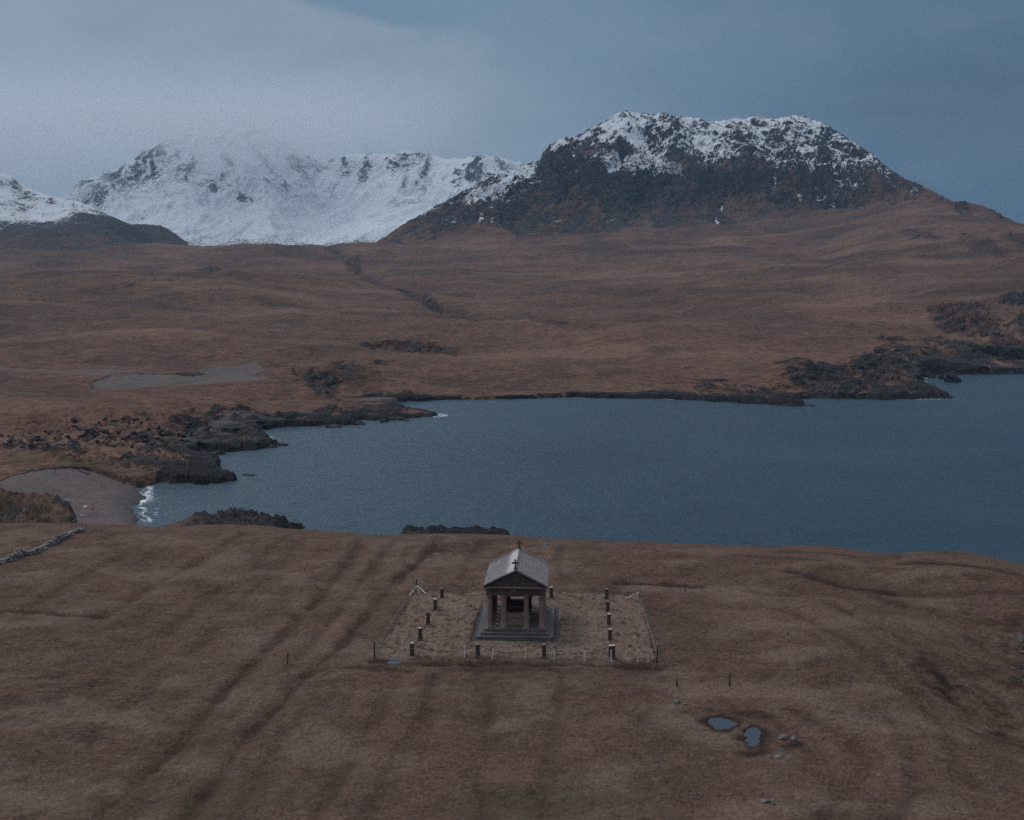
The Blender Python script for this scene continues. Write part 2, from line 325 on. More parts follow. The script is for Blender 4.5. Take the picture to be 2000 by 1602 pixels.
# enclosure turf is paler and tufted
VPX = 1113.0
encl = polys(px0, py0, [(735, 1286), (815, 1158), (1250, 1163), (1281, 1294)])+fbm(Xg, Yg, 2.2, 3, 70)*4
pale = np.maximum(pale, sstep(-1.5, 2, encl)*(.98+.3*fbm(Xg, Yg, 4, 3, 72))); dark = dark*(1-.8*sstep(-1, 2, encl)); green = green*(1-.6*sstep(-1, 2, encl))
tuft = np.abs(fbm(Xg*.8, Yg, .7, 3, 71))*.34*sstep(-2, 4, encl); dark = np.maximum(dark, sstep(.22, .55, fbm(Xg*.8, Yg*1.2, .9, 3, 75))*.55*sstep(-2, 4, encl))
Zg += tuft + .14*sstep(-1.5, 1.5, encl)
Zg += (fbm(Xg, Yg*1.3, 1.4, 3, 73)*.11+np.abs(fbm(Xg, Yg, .6, 2, 74))*.10)*inland*(1-sstep(-1, 2, encl)*.6)
pale = np.maximum(pale, np.clip(fbm(Xg*.8, Yg*1.3, 8, 5, 14)*.95, 0, .55)*inland)
pad = polys(px0, py0, [(921, 1255), (1088, 1255), (1096, 1181), (944, 1181)])
pad = sstep(-6, 0, pad)*(Yg < 118); Zg = Zg*(1-pad)-.06*pad
# the hollow at the right edge
for (cx, cy, sx_, sy_, dpt) in [(1930, 1330, 6.0, 5.0, 1.5), (2040, 1240, 8, 8, 3.2), (2100, 1400, 9, 12, 4.0)]:
    X0, Y0 = W(cx, cy); Zg -= dpt*np.exp(-((Xg-X0)/sx_)**2-((Yg-Y0)/sy_)**2)
stones = np.maximum(stones, blob(px0, py0, 1930, 1230, 190, 110, 20)*.42)
stones = np.maximum(stones, blob(px0, py0, 1830, 1330, 90, 50, 30)*.36)
for (cx, cy, rx, ry) in [(1995, 1247, 14, 12), (1978, 1263, 12, 6), (2005, 1275, 14, 8), (1985, 1285, 18, 7)]:
    rock = np.maximum(rock, blob(px0, py0, cx, cy, rx, ry)*1.1); stones = np.maximum(stones, blob(px0, py0, cx, cy, rx, ry)*1.0)
# pool hollows
def ppoly(pts): return [W(*p) for p in pts]
POOLS = [
 [(1386, 1409), (1393, 1402), (1408, 1401), (1425, 1404), (1439, 1411), (1436, 1417), (1421, 1423), (1405, 1422), (1392, 1417)],
 [(1457, 1436), (1462, 1424), (1474, 1420), (1485, 1424), (1486, 1436), (1479, 1447), (1469, 1453), (1459, 1447)],
 [(751, 1291), (760, 1288), (778, 1289), (782, 1292), (768, 1295), (755, 1295)],
 [(1057, 1064), (1062, 1059), (1073, 1058), (1068, 1062), (1060, 1067)]]
nofl = np.ones_like(Zg)
for k, P in enumerate(POOLS):
    sdp = polys(Xg, Yg, ppoly(P)) + fbm(Xg, Yg, 1.5, 3, 90+k)*.34
    f_ = sstep(-2.2, -.2, sdp)
    Zt = -.02 if k < 3 else 0.0
    cxp, cyp = np.mean([p[0] for p in P]), np.mean([p[1] for p in P])
    if k == 3: continue
    Zg = Zg*(1-f_) + (Zt)*f_ - sstep(-.25, .15, sdp)*.30
    if k < 2: dark = np.maximum(dark, sstep(-1.3, -.1, sdp+fbm(Xg, Yg, 1.2, 3, 95)*.5)*1.0)
# rocky edge and knolls
drop = sstep(-1, 6, Yg-rimY[None, :])
rough_ = ridged(Xg, Yg, 9, 5, 21, .6)-1.1
kn = np.clip(blob(px0, py0, 60, 1000, 150, 60)*2, 0, 1) + sstep(320, 420, px0)*sstep(640, 560, px0) + sstep(730, 800, px0)*sstep(1060, 1000, px0)
beyond = sstep(2, 14, Yg-rimY[None, :])
blk = np.floor(fbm(Xg, Yg, 5, 3, 25)*4+ridged(Xg, Yg*1.5, 7, 3, 26)*1.2)*.55
rr_ = rough_*.9+blk+ridged(Xg, Yg, 2.6, 3, 5)*.45; rr_ -= rr_.mean()+.4
Zg += beyond*rr_*np.clip(kn, .25, 1)*(Zg > -19)*np.where(px0 < 320, .6, np.where(px0 > 700, .40, .75))
px, py = proj(Xg, Yg, Zg)
rk_ = beyond*(.42+.5*fbm(Xg, Yg, 12, 3, 44)) 
rk_ += beyond*.5*sstep(470, 560, px0)*sstep(640, 600, px0) + beyond*.35*sstep(330, 420, px0)*sstep(700, 600, px0) + beyond*.4*sstep(740, 860, px0)
rk_ = np.where((px0 < 320), beyond*(.45+.5*fbm(Xg, Yg, 6, 3, 44)), rk_)
rock = np.maximum(rock, rk_)
stones = np.maximum(stones, beyond*.5)
wet = beyond*sstep(-11, -15.5, Zg)
gravel = np.maximum(gravel, beyond*sstep(150, 190, px0)*sstep(345, 300, px0)*sstep(-9, -12, Zg)*1.2)
head = grid_mesh('headland', Xg, Yg, Zg, M_NEAR, dict(green=green, pale=pale, dark=dark, gravel=gravel, rock=rock, wet=wet, stones=stones, snow=np.zeros_like(Zg)))
HG = (Xg, Yg, Zg, px, py)
def hz_at(x, y):
    """headland height at a world point"""
    a = x/max(y, 45); c = int(np.clip(np.searchsorted(ac, a), 1, len(ac)-1))
    if abs(ac[c-1]-a) < abs(ac[c]-a): c -= 1
    return float(np.interp(y, HG[1][:, c], HG[2][:, c]))
def on_head(px_, py_):
    """first point of the headland seen at a photo pixel"""
    a = (px_-CX)/FPX*.985; best = None
    for _ in range(3):
        c = int(np.clip(np.searchsorted(ac, a), 1, len(ac)-1)); pyc = HG[4][12:, c]
        r = int(np.argmax(pyc <= py_))+12
        a = a*1.0 + (px_-HG[3][r, c])/FPX*.985
    f = (HG[4][r-1, c]-py_)/max(HG[4][r-1, c]-HG[4][r, c], 1e-6)
    yy = HG[1][r-1, c]+(HG[1][r, c]-HG[1][r-1, c])*f; zz = HG[2][r-1, c]+(HG[2][r, c]-HG[2][r-1, c])*f
    return Vector(((px_-CX)/FPX*(yy*CT-(zz-CAMZ)*ST), yy, zz))
# ------------------------------------------------------------------ far land: shore, moor, mountain (one continuous surface, two objects)
ac2 = columns(.95, .50, 1100, 70); acp2 = apx(ac2, 640.)
PX = [-400, 0, 300, 600, 850, 1100, 1350, 1600, 1800, 2000, 2400]
def lay(rows, wid=81):
    """rows: one (py, Y) per PX column"""
    q = acp2
    for _ in range(3): py_ = np.interp(q, PX, [r[0] for r in rows]); q = apx(ac2, py_)
    py_ = smooth_cols(py_, ac2, wid); Y_ = smooth_cols(np.interp(q, PX, [r[1] for r in rows]), ac2, wid)
    return Y_, CAMZ - Y_*tn(py_)
def layz(rows, wid=81):
    z_ = smooth_cols(np.interp(acp2, PX, [r[0] for r in rows]), ac2, wid); Y_ = smooth_cols(np.interp(acp2, PX, [r[1] for r in rows]), ac2, wid)
    return Y_, z_
LY = []
LY.append(layz([(-16.3, 188)]*11))
LY.append(layz([(-13, 280), (-13.6, 287), (-14, 300), (-15, 415), (-15.6, 475), (-15.4, 488), (-15, 480), (-14, 505), (-14, 560), (-14, 635), (-14, 700)]))
LY.append(lay([(822, 350), (822, 360), (820, 372), (765, 480), (758, 520), (745, 540), (750, 530), (712, 575), (690, 640), (688, 690), (680, 760)]))
LY.append(lay([(750, 470), (750, 480), (752, 490), (725, 540), (715, 620), (705, 650), (700, 660), (685, 680), (650, 760), (640, 800), (600, 900)]))
LY.append(lay([(706, 555), (706, 560), (703, 568), (695, 620), (683, 720), (670, 780), (660, 800), (640, 830), (600, 920), (580, 980), (560, 1100)]))
LY.append(lay([(680, 640), (680, 650), (675, 655), (660, 760), (640, 860), (630, 950), (600, 1050), (580, 1100), (545, 1200), (520, 1250), (500, 1400)]))
LY.append(lay([(600, 940), (600, 950), (600, 960), (600, 1050), (590, 1200), (560, 1400), (540, 1500), (520, 1550), (490, 1600), (470, 1600), (470, 1700)]))
LY.append(lay([(541, 1300), (543, 1300), (538, 1350), (543, 1450), (560, 1500), (530, 1700), (505, 1850), (495, 1900), (460, 1850), (452, 1850), (470, 1900)], 41))
LY.append(lay([(556, 1600), (556, 1600), (552, 1650), (550, 1650), (533, 1800), (500, 2050), (485, 2150), (470, 2150), (430, 2100), (444, 2000), (480, 2050)], 41))
p9 = [-400, 0, 100, 200, 300, 380, 450, 520, 600, 680, 735, 850, 900, 1100, 1350, 1600, 1800, 2000, 2400]
def layp(P, PY, Yd, wid):
    q = acp2
    for _ in range(3): py_ = np.interp(q, P, PY); q = apx(ac2, py_)
    py_ = smooth_cols(py_, ac2, wid); Y_ = smooth_cols(np.interp(q, P, Yd), ac2, wid); return Y_, CAMZ-Y_*tn(py_)
LY.append(layp(p9, [480, 490, 492, 488, 484, 481, 478, 475, 477, 480, 477, 468, 462, 458, 435, 425, 395, 439, 500], [2300, 2300, 2320, 2330, 2340, 2350, 2350, 2360, 2400, 2420, 2440, 2500, 2500, 2450, 2450, 2400, 2350, 2120, 2200], 21))
CR = [(-400, 560), (500, 540), (700, 495), (735, 476), (770, 452), (800, 432), (835, 414), (870, 393), (895, 379), (930, 362), (960, 350), (1000, 336), (1035, 322), (1054, 316), (1062, 298), (1085, 279), (1110, 270), (1130, 266), (1160, 247), (1180, 236), (1200, 223), (1222, 219), (1255, 223), (1290, 222), (1330, 228), (1365, 234), (1400, 239), (1440, 235), (1480, 232), (1510, 236), (1540, 231), (1580, 231), (1605, 243), (1640, 263), (1670, 283), (1700, 302), (1725, 320), (1745, 336), (1765, 346), (1800, 361), (1835, 380), (1870, 395), (1890, 401), (1920, 405), (1950, 420), (1980, 433), (2000, 440), (2100, 480), (2400, 560)]
crY = [(-400, 2900), (700, 2750), (850, 2850), (1000, 3000), (1100, 3080), (1250, 3150), (1600, 3100), (1750, 2850), (1850, 2500), (2000, 2250), (2400, 2300)]
def fromcr(off, Yoff, wid, xs=(700, 850, 1000, 1100, 1200, 1350, 1500, 1600, 1700, 1800, 2000)):
    q = acp2
    for _ in range(4):
        pyc = np.interp(q, [p[0] for p in CR], [p[1] for p in CR]); o = np.interp(q, xs, off); q = apx(ac2, pyc+o)
    Yc = np.interp(q, [p[0] for p in crY], [p[1] for p in crY]); yo = np.interp(q, xs, Yoff)
    py_ = smooth_cols(pyc+o, ac2, wid); Y_ = smooth_cols(Yc-yo, ac2, 61); return Y_, CAMZ-Y_*tn(py_)
LY.append(fromcr([5, 25, 80, 115, 150, 145, 150, 150, 100, 28, 3], [200, 240, 420, 480, 520, 520, 520, 500, 380, 90, 60], 31))
LY.append(fromcr([3, 16, 45, 62, 112, 118, 105, 92, 55, 14, 1.5], [120, 150, 290, 350, 430, 420, 400, 390, 260, 50, 30], 25))
LY.append(fromcr([1, 6, 18, 22, 45, 52, 48, 38, 22, 5, .5], [50, 60, 130, 170, 220, 200, 200, 180, 110, 20, 12], 15))
LY.append(fromcr([0]*11, [0]*11, 3))
cYc, cZc = LY[-1]
LY.append((cYc+350, cZc*.75)); LY.append((cYc+1400, cZc*.2-20))
KY = np.stack([l[0] for l in LY]); KZ = np.stack([l[1] for l in LY])
for j in range(1, len(KY)): KY[j] = np.maximum(KY[j], KY[j-1]+8)
seg = [50, 90, 70, 60, 50, 70, 60, 20, 45, 60, 70, 70, 50, 12, 8]
SPLIT = sum(seg[:9])
s = np.concatenate([np.arange(n)/n+j for j, n in enumerate(seg)]+[[len(seg)]])
Yg = pchip(KY, s); Zg = pchip(KZ, s); Xg = ac2[None, :]*Yg*np.ones_like(Yg)
S2 = np.repeat(s[:, None], Yg.shape[1], 1)
px, py = proj(Xg, Yg, Zg); pxb, pyb = px.copy(), py.copy()
Zl = Zg.copy()
fade = np.clip(Yg/900, .25, 1)
mw = sstep(.8, 2.2, S2)
Zl += mw*(fbm(Xg, Yg*1.2, 190, 3, 101)*8.0*fade + fbm(Xg, Yg, 34, 4, 102)*1.5*fade + fbm(Xg, Yg, 9, 3, 103)*.5)*(1-sstep(9, 10, S2))
# gullies on the moor
gul = [([(640, 480), (675, 500), (700, 525), (730, 548), (790, 570), (825, 583), (850, 597), (900, 612), (930, 622)], 9, 7),
       ([(1040, 633), (1085, 642), (1110, 646)], 5, 3), ([(580, 722), (610, 735), (640, 750), (655, 772)], 7, 8), ([(735, 714), (760, 716), (775, 714)], 4, 2.0)]
dark = np.zeros_like(Zl); green = np.zeros_like(Zl); pale = np.zeros_like(Zl); rock = np.zeros_like(Zl); stones = np.zeros_like(Zl); gravel = np.zeros_like(Zl); wet = np.zeros_like(Zl); snow = np.zeros_like(Zl)
n40 = fbm(Xg, Yg, 40, 4, 120); n15 = fbm(Xg, Yg, 15, 4, 121); n120 = fbm(Xg, Yg, 120, 4, 122); n300 = fbm(Xg, Yg, 320, 3, 123)
for L, wd, dp in gul:
    dd = polyd(pxb, pyb, L); p_ = np.exp(-(np.abs(dd+n15*3)/wd)**2); Zl -= p_*dp*(.6+.6*n40); rock = np.maximum(rock, p_*(.55+.5*n15)*.9); dark = np.maximum(dark, p_*.6)
# bands of rock and heather on the moor
for (cx, cy, rx, ry, rot, k) in [(735, 668, 40, 9, 5, 1.0), (800, 668, 60, 12, 0, 1.0), (860, 674, 45, 7, 4, .8), (630, 748, 38, 22, 25, 1.05), (690, 738, 60, 26, 15, .75), (600, 728, 20, 9, 20, .6), (755, 715, 24, 3.5, 0, 1.05), (1290, 685, 35, 5, 0, .55), (1085, 644, 28, 4, 5, .85),
     (695, 510, 16, 17, 10, 1.1), (845, 592, 30, 9, 25, .9), (1750, 652, 45, 9, 8, .95), (1830, 655, 40, 10, 12, .7), (1860, 625, 60, 14, 25, .9), (1940, 645, 70, 15, 25, .95), (1985, 590, 36, 14, 0, 1.5), (2030, 640, 60, 20, 10, 1.1), (1900, 618, 60, 12, 10, .8), (340, 548, 26, 3, 0, .6),
     (250, 556, 26, 4, 0, .9), (205, 563, 25, 3, 0, .6), (430, 578, 35, 3, 0, .6), (425, 530, 35, 6, 0, .7), (315, 518, 12, 4, 0, .7), (60, 700, 5, 5, 0, .1), (130, 682, 25, 3, 0, .7), (190, 695, 30, 5, 0, .5), (350, 712, 30, 4, 0, .75),
     (1790, 460, 40, 6, 10, .7), (1810, 470, 40, 8, 5, .75), (1680, 500, 40, 5, 5, .35), (1920, 480, 60, 9, 15, .8), (1950, 415, 40, 9, 25, .9), (1880, 410, 25, 8, 25, .9), (1990, 470, 40, 12, 20, .8)]:
    m_ = blob(pxb+n15*10, pyb+n40*5, cx, cy, rx*1.15, ry*1.3, rot); rock = np.maximum(rock, np.minimum(1, m_*1.5)*k*(.40+.9*n15+.45*n40)); dark = np.maximum(dark, m_*.8*k)
    Zl += np.minimum(1, m_*2)*k*3.5*fade*(ridged(Xg, Yg, 14, 3, 77)-.9)
for (cx, cy, rx, ry, rot, k) in [(70, 500, 150, 30, 0, .8), (420, 505, 170, 22, 0, .7), (560, 500, 60, 12, 0, .6), (200, 495, 120, 15, 5, .5), (1150, 495, 120, 20, 5, .6), (1170, 495, 60, 12, 0, .7), (1420, 600, 200, 40, 10, .35), (1490, 490, 70, 25, 0, .3), (850, 520, 110, 20, 0, .2), (130, 620, 220, 40, 0, .35), (500, 640, 200, 20, 0, .3), (560, 708, 60, 7, 0, .6), (100, 560, 200, 12, 0, .25), (1520, 640, 200, 25, 10, .4), (1250, 560, 8, 70, 3, .4), (100, 765, 140, 22, 12, .4), (250, 700, 200, 5, 0, .5), (60, 770, 100, 12, 0, .5), (650, 800, 40, 5, 0, .5), (640, 690, 150, 8, 0, .4), (1180, 742, 160, 5, 0, .35), (1780, 560, 160, 30, 20, .3)]:
    m_ = blob(pxb+n40*30, pyb+n120*10, cx, cy, rx, ry, rot); dark = np.maximum(dark, np.minimum(1, m_*1.6)*k*(.6+.6*n120+.3*n15))
bnd = fbm(Xg*.45, Yg*1.3, 110, 4, 131); dark = np.maximum(dark, np.clip((n300*.45-bnd*.7+n40*.25+n15*.15), 0, .6)*sstep(3, 5, S2)*(1-sstep(9, 9.4, S2)))
bnd = fbm(Xg*.45, Yg*1.3, 110, 4, 131); pale = np.maximum(pale, np.clip(bnd*1.1-n300*.3-n15*.25-.12, 0, .75)*(S2 < 10))
for (cx, cy, rx, ry, k) in [(60, 800, 130, 14, .6), (1500, 690, 180, 14, .4), (1330, 420, 0.1, .1, 0), (1640, 440, 200, 20, .25), (950, 485, 120, 10, .3), (300, 700, 240, 4, .3), (900, 700, 250, 8, .3)]:
    pale = np.maximum(pale, blob(pxb, pyb, cx, cy, max(rx, 1), max(ry, 1))*k)
for (cx, cy, rx, ry, k) in [(170, 905, 85, 12, 1.0), (60, 897, 60, 12, .5), (640, 800, 60, 10, .1)]:
    green = np.maximum(green, blob(pxb, pyb, cx, cy, rx, ry)*k)
# raised gravel beach and the shingle of the bay
g1 = polys(pxb+n40*6, pyb+6+n40*2, [(165, 746), (215, 733), (330, 716), (390, 716), (370, 706), (430, 703), (500, 706), (524, 722), (500, 731), (530, 748), (420, 752), (320, 753), (215, 762), (180, 758)])
gravel = np.maximum(gravel, sstep(-5, 6, g1+n40*4)*.88)
g2 = polys(pxb, pyb+n40*2, [(-40, 712), (120, 707), (300, 703), (350, 706), (300, 713), (190, 722), (100, 723), (-40, 724)])
gravel = np.maximum(gravel, sstep(-4, 4, g2+n40*4)*.66)
dark = np.maximum(dark, np.clip(blob(pxb+n15*6, pyb, 365, 712, 36, 6)*2.2, 0, 1)); gravel *= 1-np.clip(blob(pxb+n15*6, pyb, 365, 712, 34, 5)*3, 0, 1)
beach = polys(pxb+n15*5+n40*12, pyb+n15*3+n40*4, [(-60, 960), (10, 935), (60, 920), (130, 914), (190, 917), (240, 930), (300, 935), (310, 960), (290, 1050), (250, 1120), (-60, 1120)])
bm = sstep(-4, 4, beach); gravel = np.maximum(gravel, bm*1.1)
cv_ = polys(pxb, pyb+n15, [(400, 832), (425, 815), (480, 812), (560, 818), (540, 832), (500, 838), (450, 842), (420, 870), (380, 872), (330, 860), (380, 840)])
gravel = np.maximum(gravel, sstep(-3, 4, cv_)*.9)
pb_ = blob(pxb, pyb+n15, 725, 779, 70, 4); gravel = np.maximum(gravel, np.minimum(1, pb_*2)*.9)
# sea outline
SEAPX = [(300, 1150), (300, 1032), (263, 1004), (268, 985), (276, 965), (292, 947), (312, 943), (350, 945), (400, 947), (455, 943), (482, 936), (470, 930), (430, 921), (425, 914), (436, 907), (428, 898), (392, 893), (384, 886), (400, 883), (425, 885), (455, 882), (500, 880), (535, 876), (551, 871), (535, 862), (517, 853), (500, 846), (512, 839), (540, 836), (590, 834), (630, 832), (690, 830), (716, 827), (700, 822), (745, 823), (800, 819), (862, 813), (845, 806), (805, 800), (780, 793), (757, 789), (772, 785), (830, 784), (870, 782), (960, 781), (1040, 779), (1120, 776), (1200, 778), (1265, 779), (1330, 781), (1400, 785), (1470, 789), (1520, 792), (1560, 795), (1586, 794), (1570, 789), (1530, 786), (1560, 780), (1590, 779), (1660, 780), (1730, 782), (1790, 780), (1840, 779), (1866, 779), (1850, 771), (1833, 762), (1815, 757), (1795, 752), (1802, 744), (1800, 736), (1840, 731), (1900, 731), (1960, 731), (2020, 729), (2080, 720), (2040, 716), (1960, 721), (1900, 720), (1903, 715), (1950, 711), (2020, 706), (2300, 692), (3500, 670), (6500, 660), (9000, 1150)]
SEAW = [pixz(a, b, SEA)[:2] for a, b in SEAPX]
nr = Yg[:, len(ac2)//2] < 1400
RN = int(np.argmax(Yg.min(axis=1) > 1500)); sdl = np.full_like(Zl, 500.0)
sdl[:RN] = -polys(Xg[:RN], Yg[:RN], SEAW)
# rocky foreshore width varies along the coast
rw = np.interp(pxb, [-400, 240, 302, 335, 480, 560, 700, 860, 900, 1150, 1300, 1480, 1560, 1700, 1900, 2400], [0, 0, 0, 34, 40, 22, 18, 9, 6, 6, 9, 18, 30, 42, 30, 46])
rw = rw*(1-np.clip(pb_*3, 0, 1))
rz = sstep(1.15, .5, sdl/np.maximum(rw, .1)+n15*.5)*(rw > 1)
extra = np.zeros_like(Zl)
for (cx, cy, rx, ry, rot, k) in [(350, 870, 90, 40, 0, .8), (250, 850, 110, 35, 5, .62), (130, 885, 55, 18, 5, .95), (60, 860, 90, 32, 0, .68), (180, 850, 40, 12, 0, .7), (290, 900, 90, 26, 10, .95), (230, 905, 60, 16, 10, .8), (400, 850, 50, 30, 0, .9), (460, 865, 60, 20, 0, .9), (445, 858, 30, 9, 0, .4), (620, 812, 130, 12, -6, .95), (740, 803, 70, 10, -2, .9),
    (1640, 750, 150, 36, 4, 1.25), (1720, 728, 80, 26, 10, 1.3), (1560, 722, 70, 14, 5, .8), (1430, 765, 90, 20, 5, .75), (1540, 770, 70, 16, 3, .9), (1850, 712, 130, 16, -2, 1.0), (1960, 695, 120, 14, 0, .95), (1790, 696, 50, 9, 0, .7), (1350, 750, 60, 8, 0, .45), (700, 758, 90, 16, 10, .5), (470, 770, 250, 12, 0, .42), (300, 822, 120, 14, 0, .5)]:
    extra = np.maximum(extra, np.minimum(1, 1.8*blob(pxb+n15*14, pyb+n15*5, cx, cy, rx, ry, rot))*k)
rz = np.clip(np.maximum(rz, extra*(.55+.45*(1-np.clip(sdl/120, 0, 1)))), 0, 1)
ext_n = np.maximum(ridged(Xg, Yg, 30, 5, 61, .62)-1.15, -.8)
ter = np.floor((n15*2+n40*3)*1.2)/1.2
led = np.floor((fbm(Xg, Yg*2.0, 26, 3, 65)*2.6+fbm(Xg, Yg*2, 8, 2, 67)*.9)*2.2)/2.2
Zl += rz*(np.clip(ext_n, -.5, 1)*1.0*np.where(pxb > 1450, 1.5, 1)+led*.95+ter*.3 + fbm(Xg, Yg, 4, 3, 8)*.6 + .8)*sstep(1, 12, sdl)*np.where((pxb > 1875) & (pyb > 706), .25, 1.0)
rock = np.maximum(rock, np.where(sdl < 300, rz*(.68+.42*n15+.30*fbm(Xg, Yg, 6, 3, 62)), 0))
rock = np.maximum(rock, np.where((rw > 6) & (pxb > 305), sstep(9, 3, sdl+n15*2)*1.2, 0))
wet = rz*sstep(-13.6, -15.4, Zl)*sstep(40, 8, sdl)*.9
wet = np.maximum(wet, bm*sstep(7, 1.5, sdl+n15*2))
dark = np.maximum(dark, bm*sstep(9, 2, sdl)*.0)
stones = np.maximum(stones, blob(pxb, pyb, 200, 860, 260, 60)*.5); stones = np.maximum(stones, rz*.35*(1-wet)); stones = np.maximum(stones, .16*(S2 < 9))
bumpy = blob(pxb, pyb, 180, 855, 280, 60); Zl += np.minimum(1, 2*bumpy)*(ridged(Xg, Yg, 16, 4, 66, .6)-1.0)*1.6*sstep(2, 20, sdl)
# shoreline profile
edge_n = sdl + n15*1.6 + bm*(n40*2.5+n15*1.5) + fbm(Xg, Yg, 4, 2, 63)*1.2
t_ = sstep(-2.5, 2.5, edge_n)
Zland = np.maximum(Zl, np.where(rz > .4, SEA+.8+np.clip(sdl, 0, 12)*.12, SEA+.1+np.clip(sdl, 0, 40)*.06))
Zland = np.where(bm > .3, np.minimum(Zland, SEA+.25+np.clip(sdl, 0, 99)*.085+fbm(Xg, Yg, 12, 3, 88)*.15+np.abs(fbm(Xg, Yg, 2.0, 2, 89))*.25), Zland)
Zl2 = (SEA-4.5)*(1-t_)+Zland*t_
Zl2 = np.where(sdl < 400, Zl2, Zl)
# mountain
mt = sstep(9.2, 10.3, S2)*sstep(700, 900, pxb)
rgm = ridged(Xg+fbm(Xg, Yg, 200, 2, 209)*60, Yg*.38, 150, 6, 201, .58)-1.2
rib = ridged(Xg+fbm(Xg, Yg, 120, 2, 210)*40, Yg*.45+Zl*.3, 46, 5, 211, .66)-1.15
amp = np.interp(S2, [9, 10, 11, 12, 12.7, 13, 14], [4, 20, 26, 17, 7, 3.5, 10])*sstep(690, 1000, pxb)*sstep(2300, 1700, pxb)
Zl2 += rgm*amp*(S2 > 9)
Zl2 += (S2 > 9.0)*fbm(Xg, Yg, 22, 5, 203, .62)*np.interp(S2, [9, 10, 11, 12, 13, 15], [1, 4.0, 5.0, 4.0, 3.2, 4])*(.45+.55*sstep(1900, 1600, pxb))
Zl2 += rib*np.interp(S2, [9, 10, 11, 12, 13], [0, 6, 9, 6, 2.5])*sstep(690, 1000, pxb)*sstep(1850, 1500, pxb)
px, py = proj(Xg, Yg, Zl2)
# slope for snow
gy = np.gradient(Zl2, axis=0)/np.maximum(np.gradient(Yg, axis=0), .5)
gx = np.gradient(Zl2, axis=1)/np.maximum(np.gradient(Xg, axis=1), .5)
slope = np.hypot(gx, gy)
slp = sstep(.75, 1.7, slope)
line = np.interp(pxb, [700, 760, 860, 890, 960, 1040, 1080, 1150, 1200, 1330, 1400, 1480, 1560, 1640, 1720, 1790, 1900], [300, 400, 400, 402, 394, 378, 355, 335, 340, 352, 342, 340, 362, 372, 362, 364, 335])
up = (line-pyb)/38.0
cliffs = np.zeros_like(Zl2)
for (cx, cy, rx, ry, rot, k) in [(1215, 298, 42, 16, 8, .9), (1330, 305, 45, 18, 10, .7), (1270, 262, 22, 26, -20, .25), (1090, 318, 40, 20, -50, .8), (1140, 275, 45, 13, -35, .5), (1060, 320, 26, 20, -55, .6), (1290, 232, 50, 8, 0, .25), (1450, 265, 30, 10, 5, .35), (1500, 300, 60, 14, 5, .35), (1465, 245, 40, 6, 0, .3), (1670, 300, 60, 10, 30, .35), (1240, 360, 80, 26, 0, .9), (1150, 350, 60, 20, -10, .8), (1450, 360, 90, 30, 0, .9)]:
    cliffs = np.maximum(cliffs, np.minimum(1, 1.8*blob(pxb+n40*12, pyb+n40*7, cx, cy, rx, ry, rot))*k)
drift = np.zeros_like(Zl2)
for (cx, cy, rx, ry, rot, k) in [(1255, 300, 28, 60, -25, .7), (1205, 322, 60, 13, 8, .85), (1300, 325, 50, 13, 15, .7), (960, 375, 75, 13, -22, 1.0), (1010, 345, 60, 10, -28, .9), (1230, 250, 50, 25, 0, .4), (1340, 335, 20, 30, 0, .4), (1510, 330, 8, 22, 0, .35)]:
    drift = np.maximum(drift, np.minimum(1, 1.8*blob(pxb+n15*8, pyb+n15*6, cx, cy, rx, ry, rot))*k)
sm = sstep(-1.0, 1.6, up+n120*1.1+n40*.5)
rs = sstep(-.2, .75, rib+.4*n15)
snow = sm*(.84 - .42*slp - .62*cliffs + .35*drift - .42*rs*(1-.75*drift) - .06*(1-np.clip(up/3, 0, 1)))*(S2 > 9)
snow = np.where(drift > .5, np.maximum(snow, drift*.62*sstep(-1.6, 0, up)), snow)
for (cx, cy, rx, ry, rot) in [(1410, 405, 2.5, 6, 10), (1195, 430, 12, 2, -30), (1605, 385, 12, 2, 0), (1560, 382, 6, 3, 0), (940, 425, 4, 8, 20), (1513, 365, 1.5, 14, 5), (1090, 430, 10, 2, -20), (960, 432, 3, 5, 20), (1400, 430, 3, 6, 0), (885, 430, 5, 4, 0)]:
    snow = np.maximum(snow, blob(pxb+n15*4, pyb+n15*4, cx, cy, rx*1.6, ry*1.6, rot)*.62)
snow = snow*(pxb > 700)
# rock on the mountain: dark cliffs and apron, brown grass creeping up from below and on the right shoulder
mrock = (S2 > 9)*sstep(735, 760, pxb)*(.10+.40*sstep(480, 380, pyb-n120*22)+.20*slp+.38*cliffs+.50*n40+.55*n120+.22*rs)
shoulder = sstep(0, 1, (pxb-1480)/260+(pyb-400)/90)
mrock = mrock*(1-.62*shoulder) + (S2 > 9)*.12*shoulder*n40
mrock = np.maximum(mrock, (S2 > 9)*sm*.95)
rock = np.maximum(rock, mrock)
dark = np.maximum(dark, (S2 > 8.7)*(.56+.65*n120+.30*n40)*(1-.75*shoulder)*sstep(488, 425, pyb-n120*28-n40*14)*sstep(690, 760, pxb))
dark = np.maximum(dark, (S2 > 8.5)*.45*sstep(478, 430, pyb-n120*25-n40*10)*sstep(1750, 1550, pxb+2*(pyb-430)+n120*60))
wet = np.maximum(wet, (S2 > 9)*.75*np.clip(cliffs+.9*slp-.25, 0, 1))
stones = np.where(S2 > 9, .25, stones)
attrs = dict(green=green, pale=pale, dark=np.clip(dark, 0, 1), gravel=gravel, rock=rock, wet=wet, stones=stones, snow=snow)
moor = grid_mesh('moorland', Xg, Yg, Zl2, M_FAR, attrs, r1=SPLIT+1)
mtn = grid_mesh('mountain', Xg, Yg, Zl2, M_FAR, attrs, r0=SPLIT)
FG = (Xg, Yg, Zl2, px, py)
